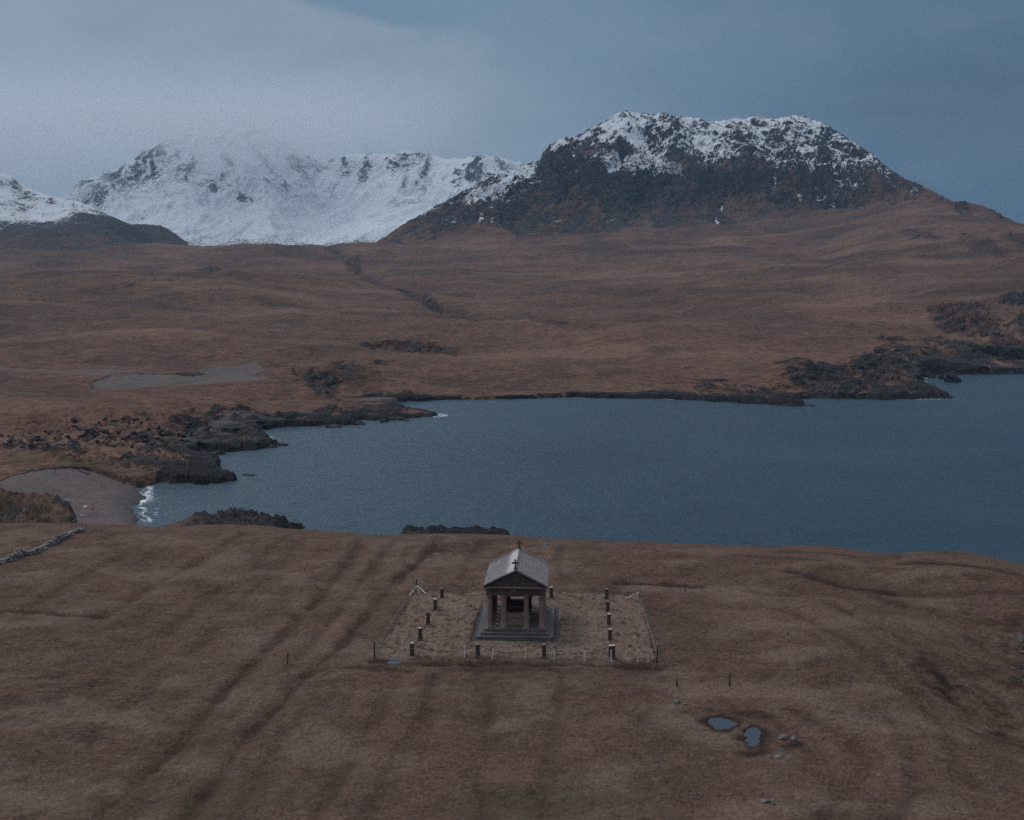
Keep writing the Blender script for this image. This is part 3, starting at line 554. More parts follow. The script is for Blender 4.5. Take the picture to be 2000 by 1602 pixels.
def on_far(px_, py_, lo=0):
    a = (px_-CX)/FPX*.99
    for _ in range(3):
        c = int(np.clip(np.searchsorted(ac2, a), 1, len(ac2)-1)); pyc = FG[4][:, c]
        ok = (pyc <= py_) & (FG[2][:, c] > SEA-.3) & (np.arange(len(pyc)) > lo); r = max(int(np.argmax(ok)), 1); a += (px_-FG[3][r, c])/FPX
    return Vector((FG[0][r, c], FG[1][r, c], FG[2][r, c]))
# ------------------------------------------------------------------ snow-covered ranges
def range_mesh(name, layers, seg, half, seed, amp, snowfn, nd=900):
    a3 = columns(half, .50, nd, 30); ap = CX+FPX*a3
    KY, KZ = [], []
    for pts, wid in layers:
        p = np.array(pts, float); q = ap
        for _ in range(4): py_ = np.interp(q, p[:, 0], p[:, 1]); q = apx(a3, py_)
        py_ = smooth_cols(py_, a3, wid); Y_ = smooth_cols(np.interp(q, p[:, 0], p[:, 2]), a3, 51)
        KY.append(Y_); KZ.append(CAMZ-Y_*tn(py_))
    KY = np.stack(KY); KZ = np.stack(KZ)
    s = np.concatenate([np.arange(n)/n+j for j, n in enumerate(seg)]+[[len(seg)]])
    Yg = pchip(KY, s); Zg = pchip(KZ, s); Xg = a3[None, :]*Yg
    px, py = proj(Xg, Yg, Zg); S = np.repeat(s[:, None], Yg.shape[1], 1)
    rb = ridged(Xg+fbm(Xg, Yg, 300, 2, seed+4)*90, Yg*.28, 170, 5, seed+5, .62)-1.15
    Zg = Zg + (ridged(Xg+fbm(Xg, Yg, 700, 2, seed+3)*220, Yg*.34, 520, 4, seed, .5)-1.1)*amp(S, px) + rb*amp(S, px)*.22 + fbm(Xg, Yg, 40, 4, seed+9, .6)*np.clip(amp(S, px)*.06, 1, 3.5)
    at_rb = rb
    gy = np.gradient(Zg, axis=0)/np.maximum(np.gradient(Yg, axis=0), .5); gx = np.gradient(Zg, axis=1)/np.maximum(np.gradient(Xg, axis=1), .5)
    at = {k: np.zeros_like(Zg) for k in ATT}
    at['rb'] = at_rb; snowfn(at, px, py, S, np.hypot(gx, gy), Xg, Yg); at.pop('rb')
    return grid_mesh(name, Xg, Yg, Zg, M_FAR, at)
crest = [(-900, 250, 5600), (-300, 330, 5600), (60, 420, 5500), (110, 392, 5500), (130, 378, 5500), (160, 352, 5450), (200, 343, 5450), (228, 332, 5450), (255, 312, 5500), (290, 290, 5550), (330, 272, 5600), (380, 262, 5650), (430, 250, 5700), (480, 246, 5750), (530, 262, 5800), (560, 282, 5800), (600, 302, 5800), (632, 318, 5850), (660, 312, 5850), (700, 302, 5800), (745, 300, 5700), (790, 297, 5600), (830, 300, 5500), (870, 310, 5400), (905, 312, 5300), (925, 305, 5250), (950, 303, 5250), (1000, 311, 5300), (1030, 318, 5350), (1080, 335, 5400), (1200, 380, 5400), (1500, 480, 5400), (2500, 540, 5400)]
def offs(o, yo): return [(p[0], p[1]+np.interp(p[0], [0, 200, 400, 640, 800, 930, 1100], o), p[2]-np.interp(p[0], [0, 200, 400, 640, 800, 930, 1100], yo)) for p in crest]
def amp_far(S, px): return np.interp(S, [0, 1, 2, 3, 4, 5], [10, 34, 64, 52, 12, 40])
def snow_far(at, px, py, S, sl, Xg, Yg):
    n1 = fbm(Xg, Yg, 180, 4, 301); n2 = fbm(Xg, Yg, 45, 4, 302)
    cl = np.zeros_like(px)
    for (cx, cy, rx, ry, rot, k) in [(350, 320, 90, 35, 20, .35), (430, 340, 35, 12, 40, .45), (255, 330, 60, 25, -30, .35), (475, 383, 16, 8, 20, .8), (415, 362, 25, 8, 15, .6), (270, 418, 16, 7, 20, .7), (270, 380, 30, 10, 30, .3), (600, 318, 60, 14, 20, .55), (700, 330, 60, 22, -10, .45), (760, 320, 90, 16, -12, .5), (930, 330, 24, 22, 0, 1.0), (895, 350, 10, 20, 0, .5), (960, 342, 12, 8, 30, .8), (800, 345, 60, 12, 20, .2), (180, 375, 40, 18, -20, .45), (780, 390, 50, 14, -30, .3)]:
        cl = np.maximum(cl, np.minimum(1, 1.7*blob(px+n2*14, py+n2*9, cx, cy, rx, ry, rot))*k)
    up_ = sstep(450, 300, py); sn = .88-.25*sstep(1.1, 2.2, sl)-.50*cl+.10*n1+.12*n2-.42*up_*sstep(-.2, .6, at['rb']+.9*n2)
    foot = sstep(440, 478, py+n1*14); sn = sn-.36*foot
    at['snow'] = np.clip(sn, 0, 1.1); at['rock'] = np.full_like(px, .9); at['dark'] = np.full_like(px, .5); at['stones'] = np.zeros_like(px)
range_mesh('snowy_range', [([(-900, 515, 3700), (0, 515, 3700), (350, 515, 3700), (500, 515, 3700), (760, 510, 3700), (2500, 560, 3700)], 21), ([(-900, 440, 4300), (0, 450, 4300), (350, 448, 4300), (600, 455, 4300), (760, 432, 4200), (850, 390, 4200), (1100, 400, 4300), (2500, 540, 4300)], 31), (offs([50, 60, 110, 85, 80, 60, 30], [500, 600, 800, 500, 600, 500, 500]), 31), (offs([22, 22, 45, 25, 22, 16, 12], [200, 260, 300, 180, 180, 140, 120]), 17), (offs([0]*7, [0]*7), 3), ([(p[0], p[1]+60, p[2]+700) for p in crest], 31)], [70, 110, 110, 90, 14], .62, 300, amp_far, snow_far)
hc = [(-900, 200, 3500), (-300, 260, 3400), (-120, 290, 3300), (-40, 318, 3250), (0, 336, 3250), (22, 342, 3250), (40, 356, 3250), (70, 372, 3230), (100, 382, 3210), (140, 391, 3180), (175, 400, 3150), (215, 421, 3120), (240, 432, 3080), (255, 438, 3050), (290, 438, 3000), (312, 440, 2980), (330, 448, 2960), (345, 458, 2940), (362, 470, 2900), (376, 482, 2880), (400, 500, 2850), (600, 560, 2850), (2500, 600, 2900)]
def snow_hill(at, px, py, S, sl, Xg, Yg):
    n1 = fbm(Xg, Yg, 120, 4, 401); n2 = fbm(Xg, Yg, 30, 4, 402)
    ln = np.interp(px, [-400, 0, 60, 120, 180, 215, 260, 400], [400, 438, 436, 436, 428, 424, 415, 400])
    upv = (ln-py)/16+n1*.9
    at['snow'] = np.clip(sstep(-1.3, 1.5, upv)*(.70+.14*sstep(0, 3, upv)-.4*sstep(.5, 1.2, sl)+.15*n2), 0, 1) - .25*np.clip(blob(px, py, 200, 432, 60, 12, 15)*2, 0, 1)-.25*sstep(.1, .7, at['rb'])
    at['rock'] = np.clip(.80+.4*n2-.55*sstep(447, 462, py-n1*5)*sstep(260, 200, px), 0, 1.2); at['dark'] = .75+.2*n1
    at['wet'] = .8*np.clip(blob(px, py, 255, 455, 60, 16, 20)*2, 0, 1)
range_mesh('snowy_hill', [([(p[0], 520, 2500) for p in hc], 3), ([(-900, 465, 2750), (0, 468, 2750), (60, 455, 2760), (110, 450, 2760), (160, 462, 2760), (240, 480, 2760), (300, 490, 2700), (400, 510, 2700), (2500, 600, 2800)], 21), ([(p[0], p[1]+np.interp(p[0], [0, 150, 300, 400], [72, 36, 22, 8]), p[2]-np.interp(p[0], [0, 400], [260, 60])) for p in hc], 25), ([(p[0], p[1]+np.interp(p[0], [0, 150, 300, 400], [32, 15, 8, 3]), p[2]-np.interp(p[0], [0, 400], [110, 25])) for p in hc], 15), (hc, 3), ([(p[0], p[1]+60, p[2]+500) for p in hc], 21)], [20, 60, 60, 60, 10], .62, 500, lambda S, px: np.interp(S, [0, 1, 2, 3, 4, 5], [0, 8, 14, 9, 3, 10]), snow_hill, 800)
# ------------------------------------------------------------------ sea
m, nt, b = new_mat('sea_water', .12, .5)
P = nt.node('ShaderNodeTexCoord').outputs['Object']
w0 = nt.noise(nt.scale(P, (.5, 1.5, 1)), .16, 4, .65, .5); w1 = nt.noise(nt.scale(P, (.8, 1.6, 1)), .55, 5, .6, .4); w2 = nt.noise(nt.scale(P, (.6, 1.5, 1)), 1.9, 3, .6); w3 = nt.noise(nt.scale(P, (1, 1.4, 1)), .012, 4, .5, .8)
nt.l.new(nt.mix(nt.rng(w3, .35, .65), (.014, .044, .074), (.020, .054, .084)), b.inputs['Base Color'])
fo = nt.attr('foam'); fn = nt.noise(nt.scale(P, (1, 1, 1)), .9, 6, .72, .8)
fm = nt.rng(nt.math('ADD', fo, nt.math('MULTIPLY', nt.math('SUBTRACT', fn, .5), 1.7)), .52, .80)
nt.l.new(nt.rng(w3, .3, .7, .26, .36), b.inputs['Roughness'])
hh = nt.math('ADD', nt.math('MULTIPLY', w0, 1.6), nt.math('ADD', nt.math('MULTIPLY', w1, .8), nt.math('MULTIPLY', w2, .35))); bump(nt, b, hh, 1.0, .9)
b.inputs['IOR'].default_value = 1.33
fd = nt.node('ShaderNodeBsdfDiffuse', {'Color': (.72, .77, .82)}); ms = nt.node('ShaderNodeMixShader', {0: fm, 1: b.outputs[0], 2: fd.outputs[0]})
nt.l.new(ms.outputs[0], nt.n['Material Output'].inputs['Surface']); M_SEA = m
ys = np.concatenate([np.geomspace(120, 200, 20, endpoint=False), np.geomspace(200, 720, 420, endpoint=False), np.geomspace(720, 9000, 30)])
a4 = columns(1.4, .50, 700, 16); Yg4 = np.repeat(ys[:, None], len(a4), 1); Xg4 = a4[None, :]*Yg4
sds = np.full_like(Xg4, 500.); rr = ys < 760; sds[rr] = polys(Xg4[rr], Yg4[rr], SEAW)
px4, py4 = proj(Xg4, Yg4, np.full_like(Xg4, SEA)); nf = fbm(Xg4, Yg4, 9, 3, 601); nl = fbm(Xg4, Yg4, 30, 3, 602)
kf = np.zeros_like(Xg4)+.22
for (cx, cy, rx, ry, k) in [(290, 985, 34, 52, 1.0), (1830, 780, 60, 10, 1.1), (1820, 738, 90, 14, .95), (1940, 720, 80, 12, .6), (520, 848, 40, 14, .9), (410, 888, 40, 8, 1.0), (660, 832, 70, 8, .9), (760, 822, 60, 8, .6), (860, 812, 24, 6, .9), (1540, 792, 50, 6, .5), (1190, 777, 60, 4, .9), (1280, 779, 50, 4, .8), (490, 932, 30, 7, .5), (640, 770, 20, 6, .6)]:
    kf = np.maximum(kf, np.minimum(1, 1.8*blob(px4, py4, cx, cy, rx, ry))*k)
wd = 2.2+3.2*kf
foam = np.exp(-(np.clip(sds+nf*2.0, 0, 99)/wd)**2)*(.22+.46*kf)*(.75+.5*nl)
bb = blob(px4, py4, 292, 985, 30, 52)
foam = np.maximum(foam, np.minimum(1, bb*1.6)*(.05+.62*(np.exp(-((sds-1.5-nf*2)/1.3)**2)+.75*np.exp(-((sds-6.5-nf*3-nl*2)/1.1)**2)+.6*np.exp(-((sds-12-nf*4-nl*3)/1.0)**2))))
foam[Yg4 > 760] = 0
Z4 = np.full_like(Xg4, SEA) + (fbm(Xg4, Yg4, 18, 3, 603)*.06 + fbm(Xg4*.30+Yg4*.12, Yg4, 3.6, 3, 604)*.17)*(Yg4 < 900)
sea = grid_mesh('sea', Xg4, Yg4, Z4, M_SEA, dict(foam=foam))
# ------------------------------------------------------------------ mesh builders for objects
def to_obj(bm, name, mat, parent=None, smooth=False):
    me = bpy.data.meshes.new(name); bmesh.ops.recalc_face_normals(bm, faces=bm.faces[:]); bm.to_mesh(me); bm.free()
    if smooth: me.polygons.foreach_set('use_smooth', [True]*len(me.polygons))
    return link(me, name, mat, parent)
def box(bm, x0, x1, y0, y1, z0, z1, bev=0.0):
    r = bmesh.ops.create_cube(bm, size=1); vs = r['verts']
    for v in vs: v.co = Vector((x0+(v.co.x+.5)*(x1-x0), y0+(v.co.y+.5)*(y1-y0), z0+(v.co.z+.5)*(z1-z0)))
    if bev:
        es = list({e for v in vs for e in v.link_edges}); bmesh.ops.bevel(bm, geom=es, offset=bev, segments=2, affect='EDGES', profile=.6)
def lathe(bm, prof, n=20, cx=0, cy=0, cap=True):
    rings = []
    for r, z in prof:
        rings.append([bm.verts.new((cx+r*math.cos(2*math.pi*i/n), cy+r*math.sin(2*math.pi*i/n), z)) for i in range(n)])
    for A, B in zip(rings[:-1], rings[1:]):
        for i in range(n): bm.faces.new((A[i], A[(i+1) % n], B[(i+1) % n], B[i]))
    if cap: bm.faces.new(rings[0][::-1]); bm.faces.new(rings[-1])
    return rings
def tube(bm, pts, r, n=6, r2=None):
    pts = [Vector(p) for p in pts]; rings = []
    for i, p in enumerate(pts):
        d = (pts[min(i+1, len(pts)-1)]-pts[max(i-1, 0)]).normalized()
        u = d.cross(Vector((0, 0, 1))); u = u.normalized() if u.length > 1e-3 else Vector((1, 0, 0)); v = d.cross(u)
        rr_ = r+(r2-r)*i/(len(pts)-1) if r2 is not None else r
        rings.append([bm.verts.new(p+(u*math.cos(2*math.pi*k/n)+v*math.sin(2*math.pi*k/n))*rr_) for k in range(n)])
    for A, B in zip(rings[:-1], rings[1:]):
        for i in range(n): bm.faces.new((A[i], A[(i+1) % n], B[(i+1) % n], B[i]))
    bm.faces.new(rings[0][::-1]); bm.faces.new(rings[-1])
def empty(name, loc, rz=0):
    o = bpy.data.objects.new(name, None); col.objects.link(o); o.location = loc; o.rotation_euler.z = rz; o.empty_display_size = .5; return o
def tag(o, label=None, cat=None, group=None, kind=None):
    if label: o['label'] = label
    if cat: o['category'] = cat
    if group: o['group'] = group
    if kind: o['kind'] = kind
    return o
_ICO = {}
def ico(sub):
    if sub not in _ICO:
        bm = bmesh.new(); bmesh.ops.create_icosphere(bm, subdivisions=sub, radius=1); bm.verts.ensure_lookup_table()
        _ICO[sub] = (np.array([v.co[:] for v in bm.verts]), [[v.index for v in f.verts] for f in bm.faces]); bm.free()
    return _ICO[sub]
def rockmesh(bm, c, sx_, sy_, sz_, seed, sub=2, rough=.35):
    V, F = ico(sub); R = np.random.default_rng(abs(int(seed))+1); ph = R.uniform(0, 9, 6); p = V.copy()
    for k in range(7):
        nrm = np.array([R.uniform(-1, 1), R.uniform(-1, 1), R.uniform(-.2, 1)]); nrm /= np.linalg.norm(nrm); dd = R.uniform(.5, .85)
        q = np.maximum(p@nrm-dd, 0); p = p-q[:, None]*nrm
    p = p*(1+rough*.5*(np.sin(p[:, 0]*4+ph[0])*np.cos(p[:, 1]*5+ph[1])+.5*np.sin(p[:, 2]*9+ph[2]+p[:, 0]*7)))[:, None]
    p = p*[sx_, sy_, sz_]+np.array(c)
    vs = [bm.verts.new(v) for v in p.tolist()]
    for f in F: bm.faces.new([vs[i] for i in f])
# ------------------------------------------------------------------ object materials
def stone_mat(name, c1, c2, c3, sc_=2.0, course=None, lich=None, rough=.88, bs=.5):
    m, nt, b = new_mat(name, rough, .25); P = nt.node('ShaderNodeTexCoord').outputs['Object']
    a = nt.noise(P, sc_, 5, .65, .3); d = nt.noise(P, sc_*7, 4, .7); e = nt.noise(nt.scale(P, (1, 1, .25)), sc_*.8, 4, .6)
    g = nt.mix(nt.rng(a, .35, .68), c1, c2); g = nt.mix(nt.math('MULTIPLY', nt.rng(d, .5, .75), .6), g, c3)
    g = nt.mix(nt.math('MULTIPLY', nt.rng(e, .52, .78), .5), g, (c2[0]*.45, c2[1]*.45, c2[2]*.45))
    if course:
        br = nt.node('ShaderNodeTexBrick', {'Vector': nt.node('ShaderNodeMapping', {'Vector': P, 'Rotation': (math.pi/2, 0, 0)}).outputs[0], 'Scale': 1.0, 'Mortar Size': .018, 'Brick Width': course[0], 'Row Height': course[1], 'Color1': (1., 1., 1.), 'Color2': (.72, .72, .72), 'Mortar': (.35, .33, .32)})
        g = nt.mix(.8, g, br.outputs['Color'], 'MULTIPLY')
    if lich:
        l = nt.noise(P, 2.6, 5, .7, .5); g = nt.mix(nt.math('MULTIPLY', nt.rng(l, .60, .68), lich), g, (.34, .33, .31))
    nt.l.new(g, b.inputs['Base Color']); bump(nt, b, nt.math('ADD', nt.math('MULTIPLY', a, .6), nt.math('MULTIPLY', d, .4)), bs, .05); return m
M_COL = stone_mat('column_sandstone', (.215, .142, .125), (.145, .100, .088), (.25, .195, .175), 2.5)
M_SAND = stone_mat('weathered_sandstone', (.105, .078, .070), (.052, .042, .040), (.13, .11, .10), 1.8, (1.1, .42), .5)
M_PAVE = stone_mat('step_stone', (.108, .100, .100), (.062, .058, .060), (.185, .178, .176), 1.4, None, .35)
M_FLAG = stone_mat('edging_flagstone', (.046, .048, .055), (.032, .034, .040), (.085, .085, .09), 1.1, None, .2)
M_TOMB = stone_mat('tomb_stone', (.34, .235, .20), (.24, .165, .14), (.38, .30, .27), 2.2, None, .2)
M_TOMB2 = stone_mat('pale_tomb_granite', (.36, .335, .36), (.28, .26, .285), (.44, .42, .45), 3.0)
M_TOMB3 = stone_mat('red_tomb_granite', (.085, .03, .03), (.05, .022, .022), (.12, .06, .055), 3.0, rough=.5)
M_BOL = stone_mat('bollard_granite', (.075, .045, .040), (.045, .032, .032), (.11, .08, .075), 3.0, None, .25)
M_BOLTOP = stone_mat('bollard_lichen_top', (.55, .54, .52), (.32, .31, .30), (.65, .65, .64), 6.0)
M_CROSS = stone_mat('cross_stone', (.070, .062, .060), (.045, .042, .042), (.13, .12, .11), 5.0)
M_PALE = stone_mat('lichened_boulder', (.15, .145, .14), (.05, .05, .05), (.36, .36, .35), 4.0, None, .6)
M_WALL = stone_mat('drystone', (.20, .195, .19), (.085, .085, .085), (.36, .35, .34), 1.4, None, .5, bs=.8)
M_DARKROCK = stone_mat('shore_basalt', (.020, .022, .027), (.040, .040, .045), (.085, .08, .082), .6, bs=.9)
def flat_mat(name, c, rough=.8, met=0.0, var=.3, sc_=8):
    m, nt, b = new_mat(name, rough, .3); P = nt.node('ShaderNodeTexCoord').outputs['Object']
    n = nt.noise(P, sc_, 4, .65); nt.l.new(nt.mix(nt.rng(n, .3, .7), tuple(v*(1-var) for v in c), tuple(min(1, v*(1+var)) for v in c)), b.inputs['Base Color'])
    b.inputs['Metallic'].default_value = met; return m
M_WOOD = flat_mat('weathered_wood', (.21, .19, .175)); M_WOODD = flat_mat('dark_wood', (.060, .045, .040)); M_STAKE = flat_mat('pale_stake_wood', (.62, .61, .60))
M_IRON = flat_mat('rusty_iron', (.035, .024, .02), .7, .3); M_WIRE = flat_mat('fence_wire', (.12, .12, .125), .5, .7)
M_RED = flat_mat('red_plastic', (.45, .03, .025), .4); M_ORANGE = flat_mat('orange_plank', (.30, .12, .07)); M_WHITE = flat_mat('white_plastic', (.75, .75, .75), .5)
# roof slates: running in rows, lichen near the ridge on one slope
m, nt, b = new_mat('roof_slab_stone', .85, .25); P = nt.node('ShaderNodeTexCoord').outputs['Object']
sp = nt.node('ShaderNodeSeparateXYZ', {0: P}).outputs
cx_ = nt.node('ShaderNodeCombineXYZ', {0: sp[1], 1: nt.math('MULTIPLY', nt.math('ABSOLUTE', sp[0]), 1.12), 2: 0.0}).outputs[0]
br = nt.node('ShaderNodeTexBrick', {'Vector': cx_, 'Scale': 1.0, 'Mortar Size': .022, 'Brick Width': .62, 'Row Height': .30, 'Color1': (.235, .212, .22), 'Color2': (.165, .148, .155), 'Mortar': (.05, .045, .05)}); br.offset = .5
n_a = nt.noise(P, 1.2, 5, .65, .4); n_b = nt.noise(P, 6.0, 5, .7)
g = nt.mix(nt.math('MULTIPLY', nt.rng(n_a, .4, .7), .5), br.outputs['Color'], (.10, .088, .088))
lm = nt.math('MULTIPLY', nt.rng(sp[0], -1.45, -.45), nt.rng(sp[0], .10, -.05))
lm = nt.rng(nt.math('ADD', lm, nt.math('MULTIPLY', nt.math('SUBTRACT', n_b, .5), 3.4)), .62, .86)
sp2 = nt.rng(n_b, .66, .72)
g = nt.mix(nt.math('MULTIPLY', lm, .85), g, (.50, .48, .46)); g = nt.mix(nt.math('MULTIPLY', sp2, .6), g, (.40, .38, .37))
nt.l.new(g, b.inputs['Base Color']); bump(nt, b, nt.math('ADD', br.outputs['Fac'], nt.math('MULTIPLY', n_b, -.3)), -.5, .04); M_ROOF = m
# ------------------------------------------------------------------ mausoleum
DEG = -math.atan((VPX-CX)/FPX*.99)
fc = Vector((pixz(1005.5, 1249.5, 0)[0], pixz(1005.5, 1249.5, 0)[1]+.02, 0))
MZ = -.05
RZ = DEG
T = empty('mausoleum', (fc.x, fc.y, MZ), RZ)
tag(T, 'small open stone temple with slab roof and two crosses, alone on the headland', 'mausoleum')
# local: x right, y away from the camera, z up; front edge of the lowest step at y = 0
def part(name, mat, fn, parent=T, smooth=False):
    bm = bmesh.new(); fn(bm); return to_obj(bm, name, mat, parent, smooth)
AP0, AP1 = -3.98, 4.05; ST0, ST1 = -3.72, 3.62; DEP = 10.2
def apron(bm):
    box(bm, AP0, AP1, -.25, DEP+.5, -.3, .045, .01)
part('paving', M_FLAG, apron)
hS = .24
def steps(k):
    i = .42*k
    def f(bm): 
        # blocks of stone laid end to end round the platform
        x0, x1, y0, y1 = ST0+i, ST1-i, 0+i, DEP-i*.8; z0 = .05+hS*k; z1 = z0+hS
        if k == 2: x0, x1 = -2.98, 2.94
        box(bm, x0, x1, y0, y1, z0-.1, z1, .018)
    return f
for k in range(3): part('step', M_PAVE, steps(k))
FL = .05+3*hS
BX = -.02
CXS = [BX-2.45, BX-1.08, BX+1.06, BX+2.52]; CY0, CY1 = 1.25, 8.55; CH = 3.30
def column(x, y, corner=False):
    def f(bm):
        box(bm, x-.36, x+.36, y-.36, y+.36, FL-.01, FL+.09, .012)
        lathe(bm, [(.34, FL+.088), (.335, FL+.16), (.285, FL+.22), (.265, FL+.9), (.25, FL+1.8), (.228, FL+CH-.28), (.222, FL+CH-.24), (.25, FL+CH-.23), (.25, FL+CH-.20), (.225, FL+CH-.19), (.30, FL+CH-.10)], 20, x, y)
        box(bm, x-.31, x+.31, y-.31, y+.31, FL+CH-.102, FL+CH, .01)
    c = part('column', M_COL, f)
    me = c.data
    for p in me.polygons:
        if len(p.vertices) == 4 and abs(p.normal.z) < .9 and p.area < .25 : p.use_smooth = True
    return c
nside = 6
for x in CXS:
    column(x, CY0); column(x, CY1)
for k in range(1, nside-1+1):
    y = CY0+(CY1-CY0)*k/nside
    column(CXS[0], y); column(CXS[3], y)
ZE = FL+CH
E0, E1 = CXS[0]-.30, CXS[3]+.30; EY0, EY1 = CY0-.30, CY1+.30
def ring(bm, o, i, z0, z1):
    """hollow rectangle beam"""
    box(bm, E0-o, E1+o, EY0-o, EY0+i, z0, z1, .012); box(bm, E0-o, E1+o, EY1-i, EY1+o, z0, z1, .012)
    box(bm, E0-o, E0+i, EY0+i+.002, EY1-i-.002, z0+.001, z1-.001, .01); box(bm, E1-i, E1+o, EY0+i+.002, EY1-i-.002, z0+.001, z1-.001, .01)
part('architrave', M_SAND, lambda bm: (ring(bm, .0, .55, ZE-.005, ZE+.66), ring(bm, .035, .5, ZE+.02, ZE+.085)))
part('cornice', M_COL, lambda bm: (ring(bm, .20, .5, ZE+.66, ZE+.74), ring(bm, .27, .5, ZE+.742, ZE+.84)))
ZC = ZE+.84; OV = .27; RISE = 1.56
RX0, RX1 = E0-OV, E1+OV; XM = (E0+E1)/2; RY0, RY1 = EY0-.34, EY1+.34
def prism(bm, pts, y0, y1):
    A = [bm.verts.new((x, y0, z)) for x, z in pts]; B = [bm.verts.new((x, y1, z)) for x, z in pts]; n = len(pts)
    for i in range(n): bm.faces.new((A[i], A[(i+1) % n], B[(i+1) % n], B[i]))
    bm.faces.new(A[::-1]); bm.faces.new(B)
slope_k = RISE/((RX1-RX0)/2)
for y0, y1 in ((EY0-.02, EY0+.4), (EY1-.4, EY1+.02)):
    part('pediment', M_SAND, lambda bm: prism(bm, [(E0-.1, ZC+.002), (E1+.1, ZC+.002), (XM, ZC+slope_k*(E1+.1-XM))], y0, y1))
def roof_half(s):
    def f(bm):
        xe = RX0 if s < 0 else RX1; th = .13
        prism(bm, [(xe, ZC+.02), (XM, ZC+.02+RISE), (XM, ZC+.02+RISE+th), (xe, ZC+.02+th)], RY0+.1, RY1-.1)
    return f
def with_origin(o, c):
    o.data.transform(Matrix.Translation(-Vector(c))); o.location = c; return o
rf = part('roof', M_ROOF, lambda bm: (roof_half(-1)(bm), roof_half(1)(bm)))
with_origin(rf, (XM, 0, 0))
for y0, y1 in ((RY0-.03, RY0+.30), (RY1-.30, RY1+.03)):
    for sgn in (-1, 1):
        xe = RX0-.04 if sgn < 0 else RX1+.04; th = .09
        def f(bm): prism(bm, [(xe, ZC+.06), (XM, ZC+.06+RISE+.02), (XM, ZC+.155+RISE+th), (xe, ZC+.115+th)], y0, y1)
        part('coping', M_ROOF, f)
part('ridge_stone', M_ROOF, lambda bm: prism(bm, [(XM-.16, ZC+RISE+.10), (XM+.16, ZC+RISE+.10), (XM+.05, ZC+RISE+.225), (XM-.05, ZC+RISE+.225)], RY0+.31, RY1-.31))
def cross(y):
    zb = ZC+RISE+.17
    def f(bm):
        box(bm, XM-.17, XM+.17, y-.15, y+.15, zb-.05, zb+.14, .02)
        A = [(.10, .138), (.055, .30), (.05, .42)]
        lathe(bm, [(.13, zb+.13), (.10, zb+.22), (.07, zb+.34)], 4, XM, y)
        prism(bm, [(XM-.075, zb+.20), (XM+.075, zb+.20), (XM+.07, zb+.48), (XM+.075, zb+.56), (XM+.31, zb+.53), (XM+.31, zb+.72), (XM+.075, zb+.69), (XM+.10, zb+.96), (XM-.10, zb+.96), (XM-.075, zb+.69), (XM-.31, zb+.72), (XM-.31, zb+.53), (XM-.075, zb+.56), (XM-.07, zb+.48)], y-.075, y+.075)
    return f
part('cross', M_CROSS, cross(RY0+.18)); part('cross', M_CROSS, cross(RY1-.18))
for o in [c for c in T.children if c.name.split('.')[0] in ('coping', 'ridge_stone', 'cross')]:
    o.parent = rf; o.location = (-XM, 0, 0)
# ceiling slabs keep the inside dark
part('ceiling', M_SAND, lambda bm: box(bm, E0+.56, E1-.56, EY0+.56, EY1-.56, ZE+.50, ZE+.62))
# tombs stand inside the temple: things of their own
def tomb(name, label, cx, y0, y1, parts):
    r = empty(name, T.matrix_basis @ Vector((cx, (y0+y1)/2, FL)) if False else (0, 0, 0))
    M = Matrix.Translation(Vector((fc.x, fc.y, MZ))) @ Matrix.Rotation(RZ, 4, 'Z')
    p = M @ Vector((cx, (y0+y1)/2, FL)); r.location = p; r.rotation_euler.z = RZ
    tag(r, label, 'tomb')
    for nm, mat, bx in parts:
        bm = bmesh.new()
        for q in bx: box(bm, *q[:6], q[6] if len(q) > 6 else .015)
        to_obj(bm, nm, mat, r)
    return r
# first chest tomb, widest, just behind the front columns
tomb('chest_tomb', 'low brown sandstone chest tomb with a moulded lid, nearest the front columns inside the mausoleum', -.02, 2.2, 3.3, [
 ('plinth', M_TOMB, [(-1.20, 1.28, -.52, .52, .002, .13, .02)]), ('chest', M_TOMB, [(-1.08, 1.16, -.42, .42, .13, .72, .01)]),
 ('lid', M_TOMB, [(-1.20, 1.30, -.55, .55, .72, .80, .02), (-1.12, 1.22, -.48, .48, .80, 1.00, .03)])])
tomb('granite_tomb', 'dark red granite tomb in the middle of the mausoleum behind the low chest tomb', .15, 4.0, 5.0, [
 ('plinth', M_TOMB, [(-1.2, 1.2, -.5, .5, .002, .12, .02)]), ('chest', M_TOMB3, [(-1.05, 1.05, -.38, .38, .12, .95, .01)]), ('lid', M_TOMB3, [(-.95, .95, -.34, .34, .952, 1.12, .05)])])
tomb('table_tomb', 'tall table tomb, pale granite slab on dark legs, at the back of the mausoleum', .12, 6.0, 7.1, [
 ('plinth', M_TOMB, [(-1.45, 1.45, -.6, .6, .002, .15, .02)]), ('leg', M_TOMB3, [(-1.25, -.95, -.42, .42, .15, 1.75, .01)]), ('leg', M_TOMB3, [(.95, 1.25, -.42, .42, .15, 1.75, .01)]),
 ('chest', M_TOMB3, [(-.93, .93, -.35, .35, .15, 1.3, .02)]), ('slab', M_TOMB2, [(-1.45, 1.48, -.62, .62, 1.75, 2.08, .03)])])
